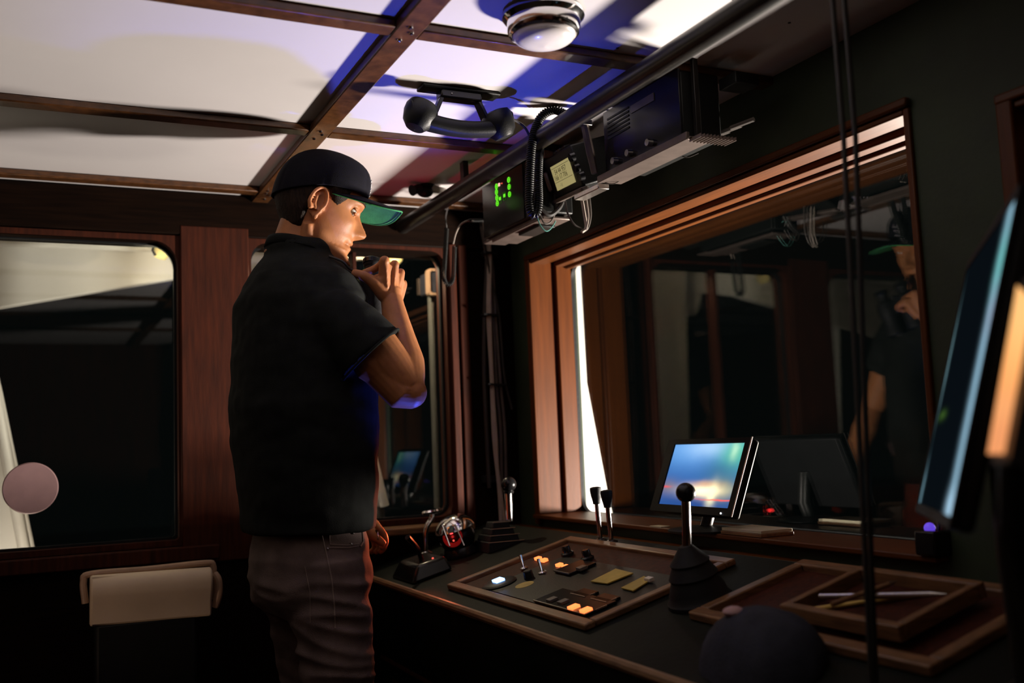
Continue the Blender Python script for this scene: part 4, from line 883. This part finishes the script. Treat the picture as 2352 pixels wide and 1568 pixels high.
def head_pt(z, th):
    f, b, w_ = itp(FR, z), itp(BK, z), itp(WD, z)
    c, s = math.cos(th), math.sin(th)
    mid_ = (f + b) / 2 if z > -.1 else (f + b) / 2
    mx_ = -.008 if z > -.085 else (f + b) / 2
    e = .86 if c > 0 else 1
    x = mx_ + ((f - mx_) if c > 0 else (mx_ - b)) * math.copysign(abs(c) ** e, c); y = w_ * math.copysign(abs(s) ** .92, s)
    if c > 0:
        ay = abs(y)
        # nose
        hn = itp([(-.057, 0), (-.051, .016), (-.045, .028), (-.038, .031), (-.028, .026), (-.012, .014), (.002, .005), (.012, 0)], z)
        wn_ = itp([(-.056, .012), (-.046, .0135), (-.036, .0115), (-.02, .0075), (.0, .0070), (.012, .01)], z)
        x += hn * g(y, wn_)
        x += .009 * g(ay - .0145, .0065) * g(z + .043, .007)
        x -= .004 * g(ay - .010, .004) * g(z + .0515, .003)
        # sockets, lids, brow, cheek
        x -= .013 * g(ay - .031, .015) * g(z - .001, .010)
        x -= .008 * g(ay - .016, .008) * g(z - .0, .010)
        x += .005 * g(ay - .033, .022) * g(z - .019, .007)
        x += .005 * g(ay - .043, .018) * g(z + .028, .014)
        x -= .004 * g(ay - .042, .016) * g(z + .066, .018)
        # mouth
        x += .0035 * g(y, .017) * g(z + .066, .004) + .0045 * g(y, .015) * g(z + .078, .0045)
        x -= .006 * g(z + .0722, .0022) * (1 if ay < .026 else g(ay - .026, .004))
        x -= .0025 * g(y, .004) * g(z + .057, .005)
        x -= .004 * g(ay - .028, .006) * g(z + .072, .009)
        x += .004 * g(y, .018) * g(z + .114, .011)
    # temples and jaw angle
    y -= math.copysign(.003 * g(x - .05, .02) * g(z - .02, .02), y)
    y += math.copysign(.004 * g(x - .012, .02) * g(z + .075, .018), y)
    return Vector((x, y, z))
zs = list(np.linspace(-.137, .112, 100)) + [.1145]
NT = 128
hb = MB().loft([[hd(*head_pt(z, 2 * math.pi * k / NT)) for k in range(NT)] for z in zs])
# ears
def ear(mb, s):
    def E_(a, b, o): return hd(ear0.x + a * 1.06, s * (.069 + o), ear0.z + b * 1.1)
    out = []
    for k in range(20):                              # helix rim
        t = math.radians(-70 + 290 * k / 19); rx, rz = .0165, .029
        a, b = rx * math.cos(t) * -1 if False else rx * math.cos(t), rz * math.sin(t)
        a = a * (1.0 if b > -.008 else .8) - .006 + .16 * b; out.append(E_(a, b + .003, .010 + .008 * max(0, -math.cos(t)) ))
    mb.tube(out, [.0042] * 16 + [.0046, .005, .0055, .006], 10)
    mb.tube([E_(-.010, .014, .012), E_(-.012, -.002, .014), E_(-.007, -.014, .011)], [.0034, .0038, .004], 8)   # antihelix
    mb.tube([E_(-.004, .02, .008), E_(-.010, .012, .012)], [.003, .0034], 8)
    mb.add(*(lambda q: (q.v, q.f))(MB().ball(E_(-.006, -.026, .008), .0075, 12, (1, .7, 1.15))))                  # lobe
    mb.add(*(lambda q: (q.v, q.f))(MB().ball(E_(.0075, -.006, .006), .0046, 10, (.8, 1, 1.4))))                    # tragus
    m2 = MB().ball((0, 0, 0), 1, 18)
    m2.v = [E_(-.006 + p.x * .0165 + .16 * p.z * .029, .003 + p.z * .029, .003 + p.y * .006 + .003 * -p.x) for p in m2.v]
    mb.add(m2.v, m2.f)
ear(hb, -1); ear(hb, 1)
for s in (-1, 1):   # eyelids, grown into the face
    for pz, rr_ in ((math.radians(24), .0036), (math.radians(-27), .0032)):
        hb.tube([hd(.0665 + .0122 * math.cos(t) * math.cos(pz), s * .0305 + .0134 * math.sin(t), .0015 + .0122 * math.sin(pz)) for t in np.linspace(-1.2, 1.2, 9)], [rr_ * .7] + [rr_] * 7 + [rr_ * .7], 10)
# neck
nk = [(hd(-.030, 0, -.03), .052, .050), (hd(-.032, 0, -.075), .056, .054), (hd(-.045, 0, -.115), .058, .057), (Vector((.552, 2.27, .44)), .058, .060), (Vector((.555, 2.272, .40)), .064, .072)]
BF = Vector((math.cos(math.radians(8)), math.sin(math.radians(8)), 0)); BL = Vector((-BF.y, BF.x, 0))
hb.loft([[c_ + BF * a * math.cos(t) + BL * b * math.sin(t) for t in [2 * math.pi * k / 32 for k in range(32)]] for c_, a, b in nk])
for s in (-1, 1):   # neck muscles
    hb.tube([hd(-.022, s * .058, -.055), hd(-.018, s * .048, -.10), Vector((.585, 2.27 + s * .022, .437)), Vector((.600, 2.27 + s * .014, .41))], [.012, .015, .014, .012], 12)
# ---- torso under the clothes
def tor(x, y, z, a, b, n=36, e=.85):
    return [Vector((x, y, z)) + BF * a * math.copysign(abs(math.cos(t)) ** e, math.cos(t)) + BL * b * math.copysign(abs(math.sin(t)) ** e, math.sin(t)) for t in [2 * math.pi * k / n for k in range(n)]]
TR = [(.552, 2.27, .47, .055, .058), (.552, 2.27, .452, .066, .074), (.553, 2.27, .42, .092, .120), (.554, 2.27, .385, .112, .160), (.555, 2.27, .34, .128, .190), (.556, 2.27, .28, .136, .198), (.555, 2.27, .20, .140, .200), (.556, 2.27, .10, .138, .190), (.560, 2.27, 0, .134, .180), (.563, 2.27, -.1, .124, .168), (.565, 2.27, -.180, .119, .161)]
hb.loft([tor(x, y, z, a - (.014 if z > 0 else .040), b - (.016 if z > 0 else .046)) for x, y, z, a, b in TR[2:]] + [tor(.565, 2.27, -.30, .09, .125)])
def limb(mb, pts, rs, n=18, flat=None):
    P = spline(pts, 6); R_ = np.interp(np.linspace(0, len(pts) - 1, len(P)), range(len(pts)), rs).tolist(); return mb.tube(P, R_, n)
# right arm: shoulder, elbow, wrist
RS = Vector((.592, 2.100, .292)); RE = at(938, 893, 2.05); RW = at(900, 690, 2.155)
d_ = RE - RS
limb(hb, [RS - d_ * .05, RS + d_ * .18 + Vector((0, 0, .008)), RS + d_ * .45 + Vector((.004, 0, .008)), RS + d_ * .72 + Vector((.002, 0, .005)), RS + d_ * .9, RE], [.050, .056, .056, .050, .043, .036], 24)
hb.tube([RS + d_ * .30 + Vector((-.006, -.004, -.014)), RS + d_ * .55 + Vector((-.008, -.004, -.018)), RS + d_ * .86 + Vector((-.004, 0, -.012))], [.036, .044, .032], 18)
d2 = RW - RE
limb(hb, [RE + Vector((.004, 0, -.004)), RE + d2 * .10, RE + d2 * .28 + Vector((.002, .0, 0)), RE + d2 * .5, RE + d2 * .75, RE + d2 * .92, RW], [.034, .041, .0445, .039, .031, .0265, .0255], 24)
hb.tube([RS + d_ * .86 + Vector((.012, .0, .016)), RE + d2 * .22 + Vector((-.014, 0, 0)), RE + d2 * .45 + Vector((-.010, .002, 0))], [.028, .033, .022], 16)    # forearm swell at the crook
hb.ball(RE + Vector((.006, -.001, -.008)), .0345, 20)
hb.tube([RS + d_ * .45 + Vector((-.004, 0, -.016)), RE + Vector((-.012, 0, -.012)), RE + Vector((.004, 0, -.010))], [.044, .038, .034], 20)     # elbow point
for off in ((.011, -.021, .0), (.018, -.014, .0)):       # tendons and veins
    hb.tube([RE + d2 * .45 + Vector(off) * 1.35, RE + d2 * .7 + Vector(off) * 1.15, RW + Vector(off) * .85], [.004, .0045, .004], 8)
# right hand round the binoculars
K = [at(882, 600, 2.135), at(905, 609, 2.150), at(919, 627, 2.172), at(925, 652, 2.196)]
Wp = [RW + Vector((-.014, .000, .006)), RW + Vector((-.002, .0, .006)), RW + Vector((.008, .008, .002)), RW + Vector((.014, .018, -.004))]
for i in range(4):
    hb.tube([Wp[i], Wp[i].lerp(K[i], .5) + Vector((0, .004, 0)), K[i]], [.0155, .0150, .0115], 14)
    hb.ball(K[i] + Vector((.001, -.001, .001)), .0120 - .0008 * i, 14)
    hb.tube([Wp[i].lerp(K[i], .25) + Vector((0, -.013, 0)), Wp[i].lerp(K[i], .7) + Vector((0, -.011, .0)), K[i] + Vector((0, -.007, 0))], [.003, .0036, .004], 8)
for i in range(3):
    hb.tube([Wp[i].lerp(Wp[i + 1], .5) + Vector((0, .008, 0)), K[i].lerp(K[i + 1], .5) + Vector((-.004, .008, -.008))], [.016, .012], 12)
mW = (Wp[0] + Wp[3]) / 2; mK = (K[0] + K[1] + K[2] + K[3]) / 4 + Vector((0, .001, -.004)); pr_ = []
for k in range(9):
    tt = k / 8; c_ = mW.lerp(mK, tt) + Vector((0, .004, 0)); wv = ((Wp[3] - Wp[0]) / 2 * 1.25).lerp((K[3] - K[0]) / 2 * 1.12, tt); ax_ = (mK - mW).normalized(); nv = wv.cross(ax_).normalized(); th_ = .0175 - .0045 * tt
    pr_.append([c_ + wv * math.cos(a) + nv * th_ * math.copysign(abs(math.sin(a)) ** .8, math.sin(a)) for a in [2 * math.pi * q / 24 for q in range(24)]])
hb.loft(pr_)
hb.tube([RW - d2 * .08, RW, RW + (K[1] - RW) * .35 + Vector((0, .005, 0))], [.0245, .0235, .021], 20)
ln = [(.040, .026, .022), (.044, .029, .023), (.040, .027, .022), (.032, .021, .020)]
for i in range(4):
    a = K[i]; b = a + Vector((.006 - .002 * i, .97, -.12 - .10 * i)).normalized() * ln[i][0]; c_ = b + Vector((-.75, .45, -.35)).normalized() * ln[i][1]; d3 = c_ + Vector((-.75, -.55, -.25)).normalized() * ln[i][2]
    hb.tube(spline([a, b, c_, d3], 4), [.0108, .0102, .0096, .0092, .0095, .0090, .0088, .0084, .0088, .0082, .0078, .0074, .0058], 12)
tb0 = RW + Vector((-.016, -.002, .010)); tb1 = at(862, 652, 2.150); tb2 = at(836, 634, 2.150); tb3 = at(808, 626, 2.160)
hb.tube(spline([tb0, tb1, tb2, tb3], 4), [.018, .018, .0175, .0165, .016, .0145, .0130, .0118, .0116, .0110, .0106, .0098, .0075], 14)
hb.tube([tb1.lerp(tb0, .4), K[0].lerp(Wp[0], .45)], [.014, .013], 12)       # web
# left arm reaching down to the console
LS = Vector((.545, 2.445, .310)); LE = Vector((.575, 2.57, .06)); LW = Vector((.752, 2.525, -.160))
limb(hb, [LS, LS.lerp(LE, .4), LS.lerp(LE, .8), LE], [.052, .052, .042, .037], 18)
limb(hb, [LE, LE.lerp(LW, .3), LE.lerp(LW, .7), LW], [.038, .042, .030, .025], 18)
hk = []
hdv = (at(878, 1240, 2.50) - LW).normalized(); lat_ = Vector((.1, -.9, .3)).normalized()
for i in range(4):
    a = LW + lat_ * (.016 - .012 * i); k1 = LW + hdv * (.066 - .004 * abs(i - 1.2)) + lat_ * (.030 - .020 * i)
    hb.tube([a, k1], [.0145, .0115], 12)
    f1 = k1 + (hdv + Vector((.1, 0, -.25))).normalized() * (.034 - .003 * abs(i - 1)); f2 = f1 + (hdv + Vector((-.4, .3, -.9))).normalized() * .022; f3 = f2 + Vector((-.7, .2, -.6)).normalized() * .018
    hb.tube(spline([k1, f1, f2, f3], 3), [.0108, .0102, .0098, .0095, .009, .0088, .0084, .008, .0078, .006], 10)
th = [LW + lat_ * .016, at(852, 1226, 2.47), at(868, 1238, 2.46), at(884, 1251, 2.455)]
hb.tube(spline(th, 4), [.017, .017, .016, .0145, .0135, .0125, .012, .0115, .011, .0105, .010, .009, .0065], 12)
# legs and feet inside the trousers
HPV = Vector((.565, 2.27, -.22))
LEG = []
for s in (-1, 1):
    hipj = HPV + BL * s * .088; knee = hipj + Vector((.030 if s < 0 else .06, s * .02, -.42)); ank = Vector((knee.x - .05, knee.y + s * .01, FLOOR + .085)); LEG.append((hipj, knee, ank))
    limb(hb, [hipj + Vector((0, 0, .04)), hipj.lerp(knee, .3), hipj.lerp(knee, .8), knee, knee.lerp(ank, .3), ank], [.050, .062, .054, .048, .048, .034], 18)
    hb.tube([ank + Vector((-.02, 0, -.03)), ank + Vector((.04, 0, -.05)), ank + Vector((.15, 0, -.062))], [.034, .034, .022], 14)
body = place('body', remesh(hb, .0026, 2, .5), 'skin', None, 0, 180)
off = root_loc(man); body.data.transform(Matrix.Translation(-off)); body.parent = man
# ---- eyes
for s in (-1, 1):
    e = MB().ball(hd(.0660, s * .0305, .0015), .0118, 20).build('eye', 'eye', man, 0, 180)
    ed = (HR_ @ Vector((1, -.18, -.04))).normalized()
    MB().lathe([(.0001, .0112), (.0058, .0110), (.0060, .0095), (.0001, .0095)], hd(.0660, s * .0305, .0015), ed, 18).build('iris', 'iris', e)
    eb = [head_pt(.021 + .003 * math.sin(k * .55), s * math.radians(13 + 6.5 * k)) for k in range(6)]
    MB().tube([hd(p.x + .0012, p.y, p.z) for p in eb], [.0010, .0018, .0021, .0020, .0016, .0007], 8).build('eyebrow', 'hair', man)
# ---- hair: close shell round the back and sides
def shell(z, th, o):
    p = head_pt(z, th); c = Vector((-.01, 0, z)); n_ = (p - c).normalized(); return hd(*(p + n_ * o))
hv, hf = [], []
ths = np.linspace(math.radians(52), math.radians(308), 60); zz = np.linspace(-.078, .036, 24)
def hair_o(z, th):
    t = abs(math.degrees(th) - 180)
    low = np.interp(t, [0, 40, 62, 74, 86, 92, 100, 112, 128], [-.082, -.074, -.062, -.03, .012, .03, .005, -.004, .032])
    e = z - low; k = max(-1, min(1, e / .012)); wob = .0012 * noise.noise(Vector((th * 14, z * 120, 0)))
    return (.0075 * k - (.010 if k < 0 else 0) * (-k if k < 0 else 0)) + wob - (.012 * max(0, t - 120) / 8)
for z in zz:
    for t_ in ths: hv.append(shell(z, t_, hair_o(z, t_)))
nt_h = len(ths)
for i in range(len(zz) - 1):
    for j in range(nt_h - 1): hf.append((i * nt_h + j, i * nt_h + j + 1, (i + 1) * nt_h + j + 1, (i + 1) * nt_h + j))
MB().add(hv, hf).build('hair', 'hair', man, 0, 180)
# ---- cap
capr = thing('cap', None, None); capr.parent = man; capr.location = (0, 0, 0)
bpy.data.objects.remove(capr)
CZ0 = .030
def cap_pt(h, th):      # h 0..1 from band to button
    c, s = math.cos(th), math.sin(th)
    f, b, w_ = .104, .105, .087
    rise = .100
    q_ = h
    shr = (1 - q_ ** 2.7) ** .5 if q_ < 1 else 0
    fr = max(0, c)
    shr_f = (1 - q_ ** (4.2)) ** .5 if q_ < 1 else 0
    k = shr * (1 - fr ** 2) + shr_f * fr ** 2
    x = (f if c > 0 else b) * c * k; y = w_ * s * k
    z = CZ0 + rise * q_ + (.012 * c if c > 0 else .030 * c) * (1 - q_) + .004 * fr * q_ * (1 - q_)
    seam = .0014 * max(g(((math.degrees(th) + 30 + 30) % 60) - 30, 2.2), 0) * (1 - q_ * .6)
    return Vector((x - .004, y, z)) + Vector((c, s, 0)) * -seam
hs = [0, .02, .05, .1, .16, .24, .32, .4, .48, .56, .64, .72, .79, .85, .90, .94, .97, .99]
NC = 120
crown = MB(); rows = [[hd(*cap_pt(h, 2 * math.pi * k / NC)) for k in range(NC)] for h in hs]
inner = [[hd(*(cap_pt(h, 2 * math.pi * k / NC) * 1 - Vector((math.cos(2 * math.pi * k / NC), math.sin(2 * math.pi * k / NC), 0)) * .0025)) for k in range(NC)] for h in (0, .04)]
vs = [p for r in rows for p in r]; fs = []
for i in range(len(rows) - 1):
    for k in range(NC): k2 = (k + 1) % NC; fs.append((i * NC + k, i * NC + k2, (i + 1) * NC + k2, (i + 1) * NC + k))
fs.append([(len(rows) - 1) * NC + k for k in range(NC)])
cap_o = crown.add(vs, fs).build('cap', 'cap', man, 0, 60)
so = cap_o.modifiers.new('s', 'SOLIDIFY'); so.thickness = .0022; so.offset = -1
MB().ball(hd(-.004, 0, CZ0 + .0985), .007, 16, (1, 1, .55)).build('cap_button', 'cap', cap_o)
# brim: green below, dark above
def brim(o, m, nm, z_off, grow=0):
    vs, fs = [], []; NU, NV = 26, 12
    for i in range(NU + 1):
        a = -1 + 2 * i / NU; t = math.radians(80) * a
        base = cap_pt(0, t); bx = .0995 * math.cos(t) - .004; by = .0825 * math.sin(t)
        tip = Vector((.100 + .078 * (max(0, 1 - abs(a) ** 2.6)) ** .62, .083 * math.sin(a * math.pi / 2) * 1.0, 0))
        for j in range(NV + 1):
            r = j / NV; x = bx + (tip.x - bx) * r + grow * r; y = by + (tip.y - by) * r * .6 + by * 0
            z = CZ0 + .010 * math.cos(t) + .001 + z_off - .016 * (y / .08) ** 2 - .010 * r * max(0, math.cos(t))
            vs.append(hd(x, y, z))
    n1 = NV + 1
    for i in range(NU):
        for j in range(NV): fs.append((i * n1 + j, i * n1 + j + 1, (i + 1) * n1 + j + 1, (i + 1) * n1 + j))
    q = MB().add(vs, fs).build(nm, m, o, 0, 180); s_ = q.modifiers.new('s', 'SOLIDIFY'); s_.thickness = .0016; s_.offset = 0; return q, vs, n1
bt, _, _ = brim(cap_o, 'cap', 'brim_top', .0012, .0008)
bu, bvs, n1 = brim(cap_o, 'brimgreen', 'brim_underside', -.0010); bu['label'] = 'green underside of the flat cap brim'
MB().tube([bvs[i * n1 + n1 - 1] for i in range(27)], .0016, 8).build('brim_edge', 'brimgreen', cap_o)
ST = [hd(*(lambda p: (p.x, p.y, p.z - .0022))(Vector((0, 0, 0)))) for _ in range(0)]
inset = [bvs[i * n1 + n1 - 2].lerp(bvs[i * n1 + n1 - 1], .1) + HR_ @ Vector((0, 0, -.0011)) for i in range(1, 26)]
MB().tube(inset, .0005, 6).build('brim_stitching', 'cap', cap_o)
for k, (h, t0) in enumerate(((.50, .0), (.43, .05), (.36, -.06), (.29, .02), (.22, -.03), (.13, .04))):
    pts = [hd(*(cap_pt(h + .01 * math.sin(6 * q + k), t0 + .16 * q) + Vector((.0012, 0, 0)))) for q in np.linspace(-1, .8, 8)]
    MB().tube(pts, .0013, 6).build('embroidery', 'thread_white', cap_o)
# ---- T-shirt
sh = MB()
sh.loft([tor(x, y, z, a * 1.0 + .006 + (.012 if z < .2 else .0), b + .006 + (.010 if z < .2 else 0)) for x, y, z, a, b in [(.550, 2.27, .484, .060, .064), (.551, 2.27, .466, .067, .076)] + TR[1:]] )
sh.tube([RS - d_ * .22 + Vector((-.02, .04, .0)), RS - d_ * .03 + Vector((-.01, .012, -.004)), RS + d_ * .22 + Vector((-.004, 0, -.004)), RS + d_ * .50 + Vector((-.004, -.002, -.008))], [.050, .068, .077, .082], 28)
dl = LE - LS
sh.tube([LS - dl * .1, LS + dl * .2, LS + dl * .5], [.066, .078, .078], 24)
sme = remesh(sh, .0055, 5, .6)
def wr(c, n_):
    p = Vector(c); v = noise.noise(Vector((p.x * 7 + p.z * 3, p.y * 7, p.z * 16))) * .006 + noise.noise(Vector((p.x * 22, p.y * 22 + p.z * 8, p.z * 34))) * .0022
    return v * (1 if p.z < .40 else .3)
displace(sme, wr)
shirt = place('t_shirt', sme, 'shirt', None, 0, 180); sme.transform(Matrix.Translation(-off)); shirt.parent = man
MB().loft([[Vector((.550, 2.27, 0)) + Vector((0, 0, z + .016 * -math.cos(t))) + BF * a * math.cos(t) + BL * b * math.sin(t) for t in [2 * math.pi * k / 40 for k in range(40)]] for z, a, b in ((.458, .074, .082), (.474, .069, .074), (.480, .066, .070), (.474, .063, .066))]).build('collar', 'shirt', shirt, 0, 180)
hem_c = RS + d_ * .50 + Vector((-.004, -.002, -.008)); hn_ = d_.normalized(); hu = hn_.orthogonal().normalized(); hw_ = hn_.cross(hu)
MB().tube([hem_c + (hu * math.cos(t) + hw_ * math.sin(t)) * .0815 for t in [2 * math.pi * k / 36 for k in range(36)]], .0032, 8, closed=True).build('sleeve_hem', 'shirt', shirt, 0, 180)
# ---- jeans
jn = MB()
jn.loft([tor(.565, 2.27, z, a, b, 36, .9) for z, a, b in ((-.09, .104, .144), (-.17, .114, .155), (-.22, .122, .162), (-.28, .127, .168), (-.33, .116, .160), (-.36, .09, .145))])
for (hipj, knee, ank) in LEG:
    limb(jn, [hipj + Vector((0, 0, -.02)), hipj.lerp(knee, .25), hipj.lerp(knee, .6), knee, knee.lerp(ank, .4), ank + Vector((0, 0, .02))], [.090, .089, .078, .072, .068, .066], 26)
jme = remesh(jn, .0055, 4, .5)
def jw(c, n_):
    p = Vector(c); q = noise.noise(Vector((p.x * 5, p.y * 6, p.z * 26 + 6 * p.x))) ; r = noise.noise(Vector((p.x * 16 + 5, p.y * 16, p.z * 40)))
    m_ = g(p.z + .33, .06) + g(p.z + .50, .07) * 1.3 + .35
    return (-abs(q) * .016 + .004) * min(1.2, m_) + r * .0016
displace(jme, jw)
bvh = BVHTree.FromPolygons([v.co.copy() for v in jme.vertices], [tuple(p.vertices) for p in jme.polygons])
jeans = place('jeans', jme, 'jeans', None, 0, 180); jme.transform(Matrix.Translation(-off)); jeans.parent = man
def on_jeans(u, v, o=.001):
    d = Vector(WM @ np.array([u - CU, v - CV, FPX])).normalized(); h = bvh.ray_cast(Vector((0, 0, 0)) + d * .5, d)
    return None if h[0] is None else h[0] - d * o
def seam(nm, uv, r=.0009, o=.001, m='stitch'):
    P = []
    for a, b in zip(uv, uv[1:]):
        for k in range(8):
            t = k / 8; q = on_jeans(a[0] + (b[0] - a[0]) * t, a[1] + (b[1] - a[1]) * t, o)
            if q: P.append(q)
    if len(P) > 2: MB().tube(P, r, 6).build(nm, m, jeans)
seam('side_seam', ((734, 1208), (742, 1240), (752, 1280), (762, 1330), (768, 1390), (770, 1450)), .0016)
seam('side_seam', ((700, 1300), (712, 1360), (713, 1440)), .0008)
seam('pocket_stitch', ((756, 1218), (758, 1250), (800, 1252), (828, 1247)), .0011)
seam('pocket_stitch', ((758, 1221), (800, 1219), (822, 1216)), .0009)
seam('pocket_stitch', ((756, 1258), (800, 1258), (828, 1253)), .0011)
seam('belt_loop', ((820, 1206), (832, 1222), (834, 1244), (826, 1256)), .0022, .002)
for (u, v) in ((811, 1224), (807, 1249), (753, 1260)):
    q = on_jeans(u, v, .001)
    if q: MB().ball(q, .0028, 10).build('rivet', 'steel', jeans)
for s, (hipj, knee, ank) in zip((-1, 1), LEG):
    r_ = [[ank + Vector((x, w_ * math.cos(t), z0 + h * math.sin(t) ** 1 if math.sin(t) > 0 else z0)) for t in [2 * math.pi * k / 20 for k in range(20)]] for x, w_, h, z0 in ((-.055, .028, .055, -.084), (-.04, .038, .085, -.084), (.03, .042, .085, -.084), (.10, .046, .05, -.084), (.17, .036, .032, -.084), (.19, .015, .015, -.084))]
    MB().loft(r_).build('shoe', 'shoe', man, .003)
# ring on the left hand
MB().tube([at(868, 1232, 2.46) + Vector((.012 * math.cos(t) * .3, .012 * math.cos(t), .012 * math.sin(t))) for t in [2 * math.pi * k / 20 for k in range(20)]], .0012, 6, closed=True).build('ring', 'chrome', man)
# ---- binoculars, held upright under the chin
E0 = Vector((.738, 2.292, .440)); O0 = Vector((.722, 2.255, .295)); bax = (O0 - E0).normalized(); bsd = Vector((.35, 1, 0)); bsd = (bsd - bax * bsd.dot(bax)).normalized()
t = thing('binoculars', 'black binoculars held upright under the chin by the man in the cap', 'binoculars', E0)
for s, nm in ((-1, 'barrel'), (1, 'barrel')):
    b0_ = E0 + bsd * s * .034; h_ = (O0 - E0).length
    q = MB().lathe([(.0001, -.002), (.018, 0), (.0195, .004), (.019, .018), (.016, .022), (.016, .034), (.026, .042), (.029, .056), (.0285, .080), (.025, .092), (.026, h_ - .012), (.0275, h_ - .004), (.0265, h_), (.023, h_), (.022, h_ - .004), (.0001, h_ - .004)], b0_, bax, 32).build(nm, 'rubber', t)
    MB().lathe([(.0195, .0), (.0215, .002), (.0215, .012), (.0195, .014), (.0193, .008)], b0_, bax, 28).build('eyecup', 'gloss', q)
MB().obox(E0 + bax * .066, bax * .022, bsd * .014, bax.cross(bsd) * .014).build('bridge', 'gloss', t, .004)
MB().lathe([(.0001, 0), (.010, 0), (.010, .016), (.0001, .016)], E0 + bax * .030, bax, 20).build('focus_wheel', 'rubber', t)
sp_ = spline([E0 - bsd * .034 + bax * .05 + Vector((-.01, -.026, 0)), at(834, 624, 2.18), at(806, 619, 2.16), at(786, 600, 2.155), at(756, 588, 2.17)], 8)
MB().tube(sp_, .0028, 8).build('neck_strap', 'blackwire', t)
